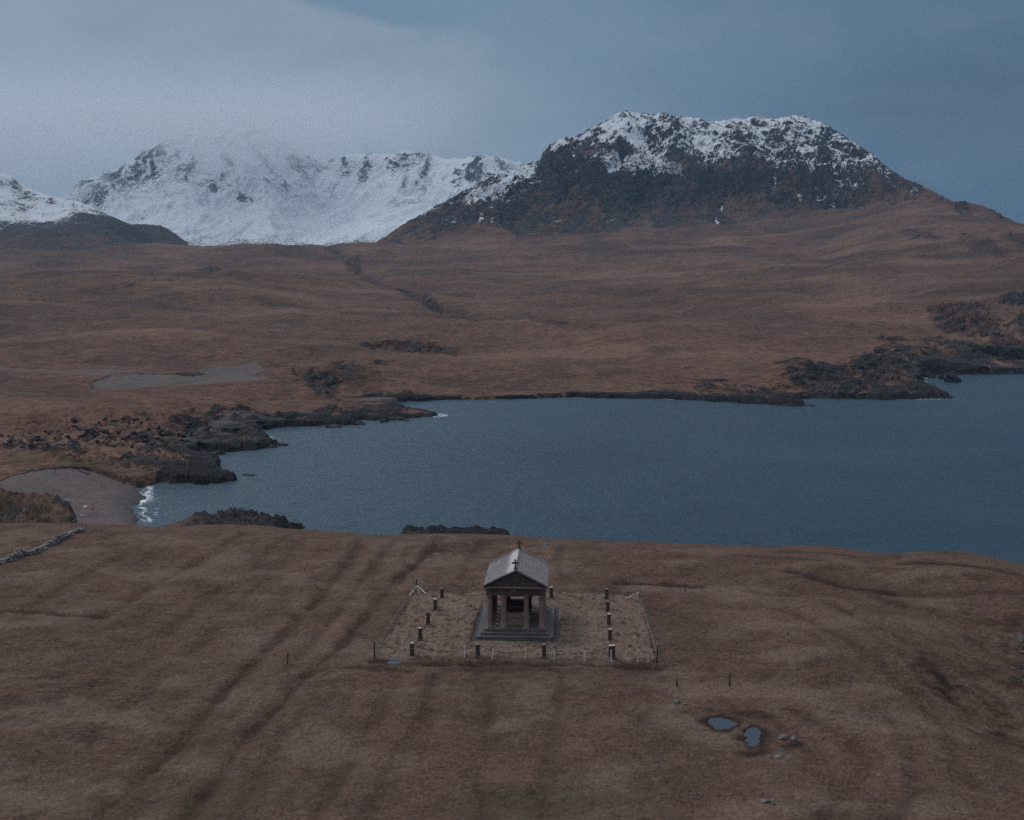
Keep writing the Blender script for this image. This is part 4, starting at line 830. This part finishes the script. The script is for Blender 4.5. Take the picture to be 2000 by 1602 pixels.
# ------------------------------------------------------------------ bollards and chains
def bollard(p, top, h=1.12, label=None, split=False, grp=None):
    r = empty('stone_bollard', p)
    bm = bmesh.new(); lathe(bm, [(.205, -.15), (.200, .0), (.19, .35), (.175, h-.05), (.165, h)], 16); to_obj(bm, 'shaft', M_BOL, r, True)
    if top:
        bm = bmesh.new()
        if split: lathe(bm, [(.168, h-.06), (.170, h+.0), (.13, h+.06)], 9, .01, 0)
        else: lathe(bm, [(.171, h-.025), (.168, h+.008), (.13, h+.02)], 14)
        to_obj(bm, 'lichen_cap', M_BOLTOP if top > 1 else M_WALL, r)
    bm = bmesh.new(); box(bm, -.26, .26, -.26, .26, -.12, .04, .02); to_obj(bm, 'base_slab', M_PAVE if not split else M_BOL, r)
    bm = bmesh.new(); lathe(bm, [(.185, h-.24), (.198, h-.22), (.198, h-.17), (.183, h-.15)], 14); to_obj(bm, 'iron_band', M_IRON, r)
    tag(r, label, 'bollard', grp or 'granite bollards round the mausoleum'); return r
BOLL = {}
bl = [('f0', 804.5, 1279, 2, 'broken-topped bollard with white lichen at the front left corner of the chain'), ('f1', 933, 1281, 1, 'plain-topped bollard in front of the left side of the mausoleum steps'), ('f2', 1062.5, 1282.5, 1, 'greenish grey bollard in front of the right side of the mausoleum steps'), ('f3', 1192, 1284, 2, 'left one of the two touching bollards at the front right corner of the chain'), ('f3b', 1197.5, 1284, 2, 'right one of the two touching bollards at the front right corner of the chain'),
      ('l1', 820.7, 1248.5, 2, 'white-topped brown bollard, second from the front in the left side row'), ('l2', 836, 1217.5, 0, 'bare dark bollard in the middle of the left side row'), ('l3', 850, 1191, 2, 'chipped bollard with small pale top, fourth from the front in the left side row'), ('b0', 863, 1168, 1, 'grey-topped bollard at the back left corner of the chain'),
      ('r1', 1191.5, 1251, 2, 'white-topped bollard, second from the front in the right side row'), ('r2', 1189, 1219.5, 2, 'white-topped bollard in the middle of the right side row'), ('r3', 1187, 1194.5, 1, 'grey-topped bollard, fourth from the front in the right side row'), ('b3', 1185, 1170, 1, 'reddish grey-topped bollard at the back right corner of the chain'), ('b2', 1077, 1167.5, 2, 'pale-topped bollard just right of the mausoleum roof eave')]
for k, x_, y_, top, lab in bl:
    p = on_head(x_, y_); BOLL[k] = p; bollard(p, top, 1.12+random.uniform(-.06, .05), lab, k in ('f0', 'l3', 'f3'))
b1p = (BOLL['b0']*2+BOLL['b2'])/3 if False else BOLL['b0'].lerp(BOLL['b2'], .5); b1p.z = hz_at(b1p.x, b1p.y); BOLL['b1'] = b1p
def chain(a, b, sag, label, lowered=0.0):
    pa, pb = BOLL[a]+Vector((0, 0, .94)), BOLL[b]+Vector((0, 0, .94)); d = (pb-pa).normalized(); pa += d*.19; pb -= d*.19
    pts = []
    N = 22
    for i in range(N+1):
        t = i/N; p = pa.lerp(pb, t); p.z -= sag*4*t*(1-t); g_ = hz_at(p.x, p.y)+.03; p.z = max(p.z, g_); pts.append(p-pa)
    bm = bmesh.new(); tube(bm, pts, .021, 5)
    # links: small alternate swellings
    for i in range(0, N*4):
        t = (i+.5)/(N*4); j = min(int(t*N), N-1); f_ = t*N-j; p = pts[j].lerp(pts[j+1], f_); s_ = .036
        v = [bm.verts.new(p+Vector(q)*s_) for q in ((1, 0, 0), (0, 1, 0), (-1, 0, 0), (0, -1, 0), (0, 0, 1), (0, 0, -1))]
        for q in ((0, 1, 4), (1, 2, 4), (2, 3, 4), (3, 0, 4), (1, 0, 5), (2, 1, 5), (3, 2, 5), (0, 3, 5)): bm.faces.new([v[z] for z in q])
    o = to_obj(bm, 'iron_chain', M_IRON); o.location = pa; tag(o, label, 'chain', 'iron chains hanging between the bollards')
chain('f0', 'f1', .62, 'sagging chain in front, between the left corner bollard and the next one right')
chain('f1', 'f2', .66, 'sagging chain directly in front of the mausoleum steps')
chain('f2', 'f3', .64, 'sagging chain in front, ending at the pair of touching bollards')
chain('f0', 'l1', .7, 'chain between the front left corner bollard and the white-topped one behind it')
chain('l1', 'l2', .7, 'chain from the second to the third bollard of the left side row')
chain('l2', 'l3', .7, 'chain from the third to the fourth bollard of the left side row')
chain('l3', 'b0', .7, 'chain between the two rearmost bollards of the left side row')
chain('b0', 'b1', .75, 'chain at the back, left of the mausoleum')
chain('b2', 'b3', .80, 'sagging chain at the back, right of the mausoleum')
chain('f3b', 'r1', .72, 'chain behind the pair of touching bollards on the right')
chain('r1', 'r2', .72, 'chain from the second to the third bollard of the right side row')
chain('r2', 'r3', .72, 'chain from the third to the fourth bollard of the right side row')
chain('r3', 'b3', .72, 'chain between the two rearmost bollards of the right side row')
# ------------------------------------------------------------------ wire fence round the enclosure: corner posts with braces, stakes, wires
def post(bm, p, h, r, lean=(0, 0), n=7):
    tube(bm, [p+Vector((0, 0, -.2)), p+Vector((lean[0], lean[1], h))], r, n, r*.92)
FLn = on_head(731, 1285); BLn = on_head(813, 1157); BRn = on_head(1249, 1176); FRn = on_head(1283, 1295)
fence = empty('wire_fence', FLn); tag(fence, 'low wire fence with braced wooden corner posts around the bollards and mausoleum', 'fence')
org = FLn
def fpart(name, mat, fn):
    bm = bmesh.new(); fn(bm); o = to_obj(bm, name, mat, fence); o.data.transform(Matrix.Translation(-org)); return o
corners = {'FL': (FLn, 1.5), 'BL': (BLn, 1.45), 'BR': (BRn, 1.5), 'FR': (FRn, 1.45)}
for k, (p, h) in corners.items():
    fpart('corner_post', M_WOODD if k != 'BR' else M_WOOD, lambda bm: post(bm, p, h, .075, (.03, 0)))
p2 = on_head(811, 1155)
fpart('corner_post', M_WOOD, lambda bm: post(bm, p2+Vector((-.15, .5, 0)), 1.7, .05, (-.05, 0)))
def brace(p, h, px_, py_, mat=M_WOOD, r=.045):
    q = on_head(px_, py_); fpart('brace', mat, lambda bm: tube(bm, [p+Vector((0, 0, h)), q+Vector((0, 0, .03))], r, 6))
brace(FLn, .78, 750, 1286); brace(FLn, .82, 766, 1283)
brace(BLn, .80, 832, 1160, M_STAKE); brace(BLn, .75, 817, 1162, M_WOOD, .05); brace(BLn, .7, 800, 1164, M_STAKE)
brace(BRn, 1.05, 1223, 1169, M_STAKE); brace(BRn, 1.0, 1229, 1171)
brace(FRn, .85, 1243, 1287); brace(FRn, .62, 1263, 1296)
FR2 = on_head(1284, 1285)
fpart('stile_post', M_WOOD, lambda bm: (post(bm, FR2+Vector((0, 0, 0)), 1.3, .05), post(bm, FR2+Vector((.28, .1, 0)), 1.25, .045), box(bm, FR2.x-.2, FR2.x+.45, FR2.y-.05, FR2.y+.05, FR2.z+1.22, FR2.z+1.30)))
for x_, y_, h, lean in [(850, 1281, .95, .02), (907.5, 1284, 1.05, -.03), (961, 1289, 1.05, .06), (1025, 1287, 1.0, .08), (1083, 1288, .95, -.05), (1141.5, 1291, .95, 0), (1193.5, 1294, 1.15, 0), (1249, 1293, .8, .02), (1268, 1292, .8, .03)]:
    p = on_head(x_, y_); fpart('stake', M_STAKE if x_ < 1240 else M_WOOD, lambda bm: post(bm, p, h, .042, (lean, 0), 6))
for x_, y_, h, lean in [(775, 1222, 1.1, .12), (789, 1190, .9, .15), (764, 1231, .6, .3), (747, 1258, .8, .2), (1264, 1219, 1.0, -.1), (1269, 1252, 1.2, -.02), (1259, 1200, .8, -.1)]:
    p = on_head(x_, y_); fpart('line_post', M_WOOD, lambda bm: post(bm, p, h, .05, (lean, 0), 6))
def wire(bm, A, B, h, N=14):
    pts = []
    for i in range(N+1):
        p = A.lerp(B, i/N); p.z = hz_at(p.x, p.y)+h-.05*math.sin(math.pi*((i/N*4) % 1)); pts.append(p)
    tube(bm, pts, .013, 4)
for A, B in ((FLn, BLn), (BLn, BRn), (BRn, FRn), (FLn, FRn)):
    for h in ((.85, .45) if A is not FLn or B is BLn else (.78,)):
        fpart('wire', M_WIRE, lambda bm: wire(bm, A, B, h))
for A, B, h in ((FLn, BLn, .92), (BRn, FRn, .95)):
    fpart('rail', M_WOOD, lambda bm: [tube(bm, [A.lerp(B, t0)+Vector((0, 0, h+random.uniform(-.25, .05))), A.lerp(B, t1)+Vector((0, 0, h+random.uniform(-.25, .05)))], .022, 5) for t0, t1 in ((.12, .36), (.34, .58), (.56, .80), (.78, .99))])
# ------------------------------------------------------------------ lone posts
def lone(x_, y_, h, r, label, mat=M_WOODD, lean=0.0, cat='post', grp='old posts left standing on the turf'):
    p = on_head(x_, y_); bm = bmesh.new()
    tube(bm, [(0, 0, -.2), (lean*.5, 0, h*.55), (lean, 0, h)], r, 8, r*.85)
    o = to_obj(bm, 'wooden_post', mat); o.location = p; tag(o, label, cat, grp)
lone(561, 1297, 1.12, .065, 'thin dark post leaning slightly, alone on the turf left of the fenced plot', lean=.10)
lone(727, 1139, .95, .06, 'short post standing alone behind the left corner of the fenced plot', M_WOOD)
lone(1338, 1157, 1.1, .055, 'faint short post standing alone behind and right of the fenced plot')
lone(1425, 1341, 1.15, .08, 'tallest lone post, upright on the turf above the two dark pools')
lone(1322, 1341, .55, .09, 'short rotten post stump left of the tallest lone post')
lone(141, 1035, .85, .03, 'thin upright pole beside the stone wall, left of the pair at its far end', M_IRON, 0, 'pole', 'thin poles along the stone wall')
lone(161, 1034, .95, .03, 'left one of the two thin poles at the far end of the stone wall', M_IRON, 0, 'pole', 'thin poles along the stone wall')
lone(167.5, 1034, .9, .03, 'right one of the two thin poles at the far end of the stone wall', M_IRON, 0, 'pole', 'thin poles along the stone wall')
lone(24, 1082, 1.0, .03, 'thin pole behind the near left end of the stone wall', M_IRON, 0, 'pole', 'thin poles along the stone wall')
# ------------------------------------------------------------------ drystone wall
def drystone(name, pts, label):
    R = random.Random(3); P = [on_head(*p) for p in pts]; bm = bmesh.new(); o0 = P[0].copy()
    L = [0.0]
    for a, b in zip(P[:-1], P[1:]): L.append(L[-1]+(b-a).length)
    n = int(L[-1]*46)
    for i in range(n):
        t = R.uniform(0, L[-1]); j = max(k for k in range(len(P)-1) if L[k] <= t); f = (t-L[j])/(L[j+1]-L[j]); c = P[j].lerp(P[j+1], f)
        d = (P[j+1]-P[j]).normalized(); nrm = Vector((-d.y, d.x, 0)); h = R.uniform(0, 1)**.8*(.62+.25*math.sin(t*.7)+.15*math.sin(t*2.3)); wd_ = .42*(1-h*.45)
        q = c+nrm*R.uniform(-wd_, wd_); z = hz_at(q.x, q.y)+h; s_ = R.uniform(.10, .21)
        rockmesh(bm, (q.x-o0.x, q.y-o0.y, z-o0.z), s_*R.uniform(.9, 1.5), s_, s_*R.uniform(.6, .9), i, 1, .3)
    # packed core so that no light shows through
    for a, b in zip(P[:-1], P[1:]):
        for t0 in np.linspace(0, 1, 9)[:-1]:
            A = a.lerp(b, t0)-o0; B = a.lerp(b, t0+.125)-o0; d = (B-A).normalized(); nn = Vector((-d.y, d.x, 0))
            vs = [bm.verts.new(v) for v in (A-nn*.4-Vector((0, 0, .3)), A+nn*.4-Vector((0, 0, .3)), A+nn*.2+Vector((0, 0, .48)), A-nn*.2+Vector((0, 0, .48)), B-nn*.4-Vector((0, 0, .3)), B+nn*.4-Vector((0, 0, .3)), B+nn*.2+Vector((0, 0, .48)), B-nn*.2+Vector((0, 0, .48)))]
            for q in ((0, 1, 2, 3), (7, 6, 5, 4), (0, 4, 5, 1), (1, 5, 6, 2), (2, 6, 7, 3), (3, 7, 4, 0)): bm.faces.new([vs[z] for z in q])
    o = to_obj(bm, name, M_WALL); o.location = o0; tag(o, label, 'wall')
drystone('stone_wall', [(-90, 1130), (-20, 1107), (20, 1096), (45, 1087), (62, 1083), (80, 1075), (110, 1060), (130, 1049), (145, 1042), (163, 1038)], 'grey drystone wall running diagonally over the turf at the left edge')
# ------------------------------------------------------------------ pools on the turf
m, nt, b = new_mat('pool_water', .04, .5); P = nt.node('ShaderNodeTexCoord').outputs['Object']
b.inputs['Base Color'].default_value = (.035, .045, .06, 1); b.inputs['IOR'].default_value = 1.33; bump(nt, b, nt.noise(P, 3, 3), .15, .02)
gl = nt.node('ShaderNodeBsdfGlossy', {'Color': (.85, .9, .95), 'Roughness': .03}); lw = nt.node('ShaderNodeLayerWeight', {'Blend': .5})
ms = nt.node('ShaderNodeMixShader', {0: .06, 1: b.outputs[0], 2: gl.outputs[0]}); nt.l.new(ms.outputs[0], nt.n['Material Output'].inputs['Surface']); M_POOL = m
for k, (P_, lab) in enumerate(zip(POOLS, ['', '', '', ''])):
    pts = ppoly(P_); bm = bmesh.new()
    c = Vector((sum(p[0] for p in pts)/len(pts), sum(p[1] for p in pts)/len(pts), 0)); n = 40
    z = -.10 if k < 3 else hz_at(c.x, c.y)+.05
    vs = []
    exp = 1.35 if k < 3 else 1.0
    P3 = [Vector((p[0], p[1], 0)) for p in pts]+[Vector((pts[0][0], pts[0][1], 0))]
    for i in range(len(pts)):
        for t in (0, .33, .66):
            q = P3[i].lerp(P3[i+1], t); dd = (q-c)*exp*(1+.05*math.sin(i*5+t*7)); vs.append(bm.verts.new(dd))
    f = bm.faces.new(vs); r = bmesh.ops.extrude_face_region(bm, geom=[f])
    for v in [g for g in r['geom'] if isinstance(g, bmesh.types.BMVert)]: v.co.z -= .12
    o = to_obj(bm, 'pool', M_POOL); o.location = (c.x, c.y, z); tag(o, kind='structure')
# ------------------------------------------------------------------ pale boulders on the turf
def turf_rock(stones_, label, grp='pale stones lying on the turf'):
    o0 = on_head(stones_[0][0], stones_[0][1]); bm = bmesh.new()
    for i, (x_, y_, w_, h_) in enumerate(stones_):
        p = on_head(x_, y_)-o0; rockmesh(bm, (p.x, p.y, p.z+h_*.25), w_, w_*.8, h_, int(x_*3+y_), 2, .4)
    o = to_obj(bm, 'pale_boulder', M_PALE); o.location = o0; tag(o, label, 'boulder', grp)
for a in [([(1322, 1373, .38, .26)], 'pale lichened boulder left of the two pools'), ([(1338, 1376, .16, .12)], 'small white stone just right of the lichened boulder left of the pools'),
          ([(1530, 1443, .42, .30)], 'left one of the two grey boulders right of the pools'), ([(1549, 1449, .42, .38)], 'right one of the two grey boulders right of the pools'),
          ([(1528, 1465, .20, .10)], 'small pale stone just below the two grey boulders'), ([(1520, 1478, .42, .12)], 'long flat grey stone in the turf below the two grey boulders'), ([(1540, 1479, .20, .08)], 'thin stone at the right end of the long flat grey stone'),
          ([(1495, 1565, .42, .12)], 'flat whitish stone near the bottom edge, left one of the pair'), ([(1512, 1563, .28, .1)], 'flat whitish stone near the bottom edge, right one of the pair'), ([(1511, 1570, .18, .1)], 'small whitish stone just below the flat pair near the bottom edge'),
          ([(1718, 1515, .24, .15)], 'lone white stone on the turf at the lower right'), ([(1313, 1577, .14, .08)], 'small white stone near the bottom edge below the pools'), ([(1468, 1329, .13, .08)], 'small white stone right of the tallest lone post'),
          ([(1538, 1239, .26, .2)], 'dark-shadowed pale stone on the turf far right of the fenced plot'), ([(1995, 1250, .45, .45)], 'grey boulder on the slope at the right edge, topmost'), ([(1978, 1263, .26, .2)], 'grey boulder on the slope at the right edge, left of the topmost one'), ([(1996, 1275, .3, .2)], 'grey boulder on the slope at the right edge, below the topmost one'),
          ([(1925, 1096, .22, .14)], 'tiny white stone near the cliff top at the far right'), ([(562, 1216, .11, .08)], 'tiny white stone in the dark furrow left of the plot'), ([(430, 1047, .14, .1)], 'tiny white stone near the cliff top left of centre'), ([(1159, 1108, .22, .1)], 'small pale stone behind the fenced plot'), ([(1244, 1168+6, .12, .08)], 'small pale stone at the back right corner of the fence')]:
    turf_rock(*a)
# ------------------------------------------------------------------ rocks in the sea and boulders on the far shore
def sea_rock(x_, y_, w_, h_, label, d_=None, sub=3):
    x, y, z = pixz(x_, y_, SEA); bm = bmesh.new(); R = random.Random(int(x_+y_))
    rockmesh(bm, (0, 0, 0), w_, d_ or w_*.7, h_, int(x_*7+y_), sub, .5)
    for i in range(3): rockmesh(bm, (R.uniform(-.7, .7)*w_, R.uniform(-.3, .3)*w_, -.1*h_), w_*R.uniform(.35, .6), w_*.4, h_*R.uniform(.4, .75), i+int(x_), 2, .5)
    o = to_obj(bm, 'sea_rock', M_DARKROCK); o.location = (x, y, SEA+.05); tag(o, label, 'rock', 'black rocks standing in the sea off the shore')
for a in [(1814, 738, 3.2, 3.6, 'dark pointed sea rock off the right headland, left one of three'), (1839, 741, 2.4, 3.4, 'small pointed sea rock off the right headland, middle one of three'), (1860, 746, 4.2, 5.0, 'largest pointed sea rock off the right headland, right one of three'), (1872, 745, 2.0, .5, 'low flat rock trailing right of the largest pointed sea rock'), (1864, 731, 3.5, .9, 'low flat dark rock awash behind the three pointed sea rocks'),
          (702, 829, 2.5, 1.6, 'blocky black rock in the sea off the left spit, right of the low one'), (652, 834, 3.2, .8, 'low black rock awash off the left spit'), (748, 824, 2.0, 1.0, 'small black rock off the tip of the left spit'), (772, 820, 3.5, 1.4, 'wide black rock off the tip of the left spit'), (792, 822, 1.4, .5, 'tiny rock awash right of the wide black rock off the left spit'),
          (488, 928, 2.2, .35, 'thin rock awash off the end of the near left ledges'), (520, 874, 3.0, 1.0, 'low rock at the end of the curved reef on the left'), (548, 870, 2.2, .9, 'rock at the right tip of the curved reef on the left'), (427, 887, 2.6, 1.3, 'black rock in the small inlet between the left ledges'), (398, 884, 1.5, .6, 'small black rock at the head of the small inlet on the left'),
          (1575, 793, 4.5, 1.0, 'long low black rock off the point in the middle of the far shore'), (1545, 793, 3.0, .9, 'low black rock beside the point in the middle of the far shore'), (645, 768+64, 1.2, .4, 'tiny rock awash behind the low black rock off the left spit'), (573, 1033, 1.9, 1.8, 'rounded black boulder at the water edge, end of the near rocky knoll'), (590, 1031, 1.0, .4, 'tiny rock awash right of the rounded black boulder')]:
    sea_rock(*a)
# boulders in the rough slope left of the bay
R = random.Random(11); protos = []
for i in range(5):
    bm = bmesh.new(); rockmesh(bm, (0, 0, 0), 1.0, .8, .75, 50+i, 2, .45); protos.append(to_obj(bm, 'dark_boulder', M_DARKROCK))
def drop_boulder(x_, y_, s_, first, group, label):
    global used
    p = on_far(x_, y_); pr = protos[R.randrange(5)]
    o = pr.copy() if pr.get('used') else pr
    pr['used'] = 1
    if o is not pr:
        if 'used' in o: del o['used']
        col.objects.link(o)
    o.location = p+Vector((0, 0, s_*.15)); o.scale = (s_*R.uniform(1, 1.6), s_*R.uniform(.9, 1.3), s_*R.uniform(.55, .95)); o.rotation_euler = (R.uniform(-.3, .3), R.uniform(-.3, .3), R.uniform(0, 6)); tag(o, label, 'boulder', group)
clusters = [(180, 850, 80, 26, 34, 1.3, 'in the middle of the rough brown slope left of the bay'), (60, 865, 70, 20, 18, 1.2, 'on the slope just above the shingle beach at the left edge'), (300, 850, 60, 22, 22, 1.2, 'on the slope behind the near black ledges left of the bay'), (240, 825, 60, 8, 14, 1.0, 'along the top of the rough slope below the smooth brown terrace'), (360, 850, 40, 16, 16, 1.2, 'on the grey shore between the near black ledges and the shingle cove'), (500, 828, 30, 5, 10, 1.0, 'along the water side of the shingle cove with the red buoy'), (470, 838, 30, 5, 8, 1.0, 'beside the slanting slab near the curved reef')]
for cx, cy, rx, ry, n, s_, where in clusters:
    for i in range(n):
        drop_boulder(cx+R.gauss(0, .5)*rx, cy+R.gauss(0, .5)*ry, s_*.72*(R.uniform(.5, 1.0)+.5*R.random()**4), None, 'dark boulders '+where, 'dark boulder '+where)
for pr in protos:
    if 'used' in pr: del pr['used']
# small finds on the beach
def small(x_, y_, name, mat, fn, label, cat):
    p = on_far(x_, y_); bm = bmesh.new(); fn(bm); o = to_obj(bm, name, mat); o.location = p; tag(o, label, cat)
small(427, 814, 'buoy', M_RED, lambda bm: lathe(bm, [(.1, -.1), (.45, .1), (.55, .45), (.42, .8), (.12, .98)], 14), 'small red buoy washed up on the shingle cove left of the spit', 'buoy')
small(181, 999, 'float', M_RED, lambda bm: lathe(bm, [(.05, 0), (.25, .12), (.27, .3), (.1, .5)], 12), 'small red fishing float on the near shingle beach', 'float')
small(169, 1005, 'plank', M_ORANGE, lambda bm: (box(bm, -.9, .9, -.1, .1, .02, .10, .01), box(bm, -.5, .5, -.08, .09, .101, .16, .01)), 'orange-brown plank lying on the near shingle beach', 'plank')
small(166, 992, 'container', M_WHITE, lambda bm: (box(bm, -.3, .3, -.2, .2, 0, .38, .05), lathe(bm, [(.07, .37), (.07, .46), (.05, .47)], 10)), 'white plastic container washed up on the near shingle beach', 'container')
small(140, 917, 'driftwood_log', M_WOODD, lambda bm: tube(bm, [(-5, 0, .2), (-1, .5, .3), (3, .1, .2), (5, -.4, .25)], .22, 7), 'dark driftwood log along the top of the shingle beach', 'log')
small(160, 924, 'driftwood_log', M_WOODD, lambda bm: tube(bm, [(-3, 1.5, .2), (0, 0, .25), (2.6, -2.2, .2)], .18, 7), 'shorter driftwood log lying slantwise below the long one on the shingle', 'log')
small(108, 929, 'wooden_pole', M_WOODD, lambda bm: tube(bm, [(0, 0, -.2), (-.1, 0, 1.2), (-.25, 0, 2.3)], .06, 6), 'leaning pole standing on the shingle beach', 'pole')
# ------------------------------------------------------------------ cloud on the far tops and the haze
def volume_box(name, x0, x1, y0, y1, z0, z1, mat):
    bm = bmesh.new(); box(bm, x0, x1, y0, y1, z0, z1); o = to_obj(bm, name, mat); return o
m = bpy.data.materials.new('haze'); m.use_nodes = True; nt = NT(m.node_tree); nt.n.remove(nt.n['Principled BSDF'])
pv = nt.node('ShaderNodeVolumePrincipled', {'Color': (.40, .66, .94), 'Density': 4.6e-5, 'Anisotropy': .0}); nt.l.new(pv.outputs[0], nt.n['Material Output'].inputs['Volume'])
hz_o = volume_box('haze', -12800, 12800, -400, 9200, -26, 960, m); hz_o['kind'] = 'stuff'; hz_o['label'] = 'thin blue haze over the whole bay and hills'
m = bpy.data.materials.new('cloud'); m.use_nodes = True; nt = NT(m.node_tree); nt.n.remove(nt.n['Principled BSDF'])
P = nt.node('ShaderNodeTexCoord').outputs['Object']; sp = nt.node('ShaderNodeSeparateXYZ', {0: P}).outputs
nn = nt.noise(P, .0022, 4, .55, .3); nn2 = nt.noise(P, .0008, 2, .5)
hgt = nt.math('ADD', sp[2], nt.math('MULTIPLY', nt.math('SUBTRACT', nn, .5), 210.0))
hgt = nt.math('ADD', hgt, nt.math('MULTIPLY', nt.math('SUBTRACT', nn2, .5), 120.0))
# lower on the left, lifting towards the right
lift = nt.math('ADD', nt.math('ADD', nt.rng(sp[0], -1620, -1350, 75, -95), nt.rng(sp[0], -1100, -750, 0, 190)), nt.rng(sp[0], -2250, -1900, -130, 0))
dens = nt.rng(nt.math('SUBTRACT', hgt, lift), 530, 700, 0, 1, smooth=True)
e1 = nt.rng(sp[0], -1100, 0, 1, 0, smooth=True); e2 = nt.rng(sp[2], 1050, 700, 0, 1, smooth=True)
dens = nt.math('MULTIPLY', nt.math('MULTIPLY', dens, e1), nt.math('MULTIPLY', e2, 1.8e-3))
pv = nt.node('ShaderNodeVolumePrincipled', {'Color': (.86, .90, .95), 'Density': dens, 'Anisotropy': .2}); nt.l.new(pv.outputs[0], nt.n['Material Output'].inputs['Volume'])
cl = volume_box('cloud', -3600, 600, 4550, 6400, 430, 1380, m); cl['kind'] = 'structure'
print('verts', sum(len(o.data.vertices) for o in col.objects if o.type == 'MESH'))
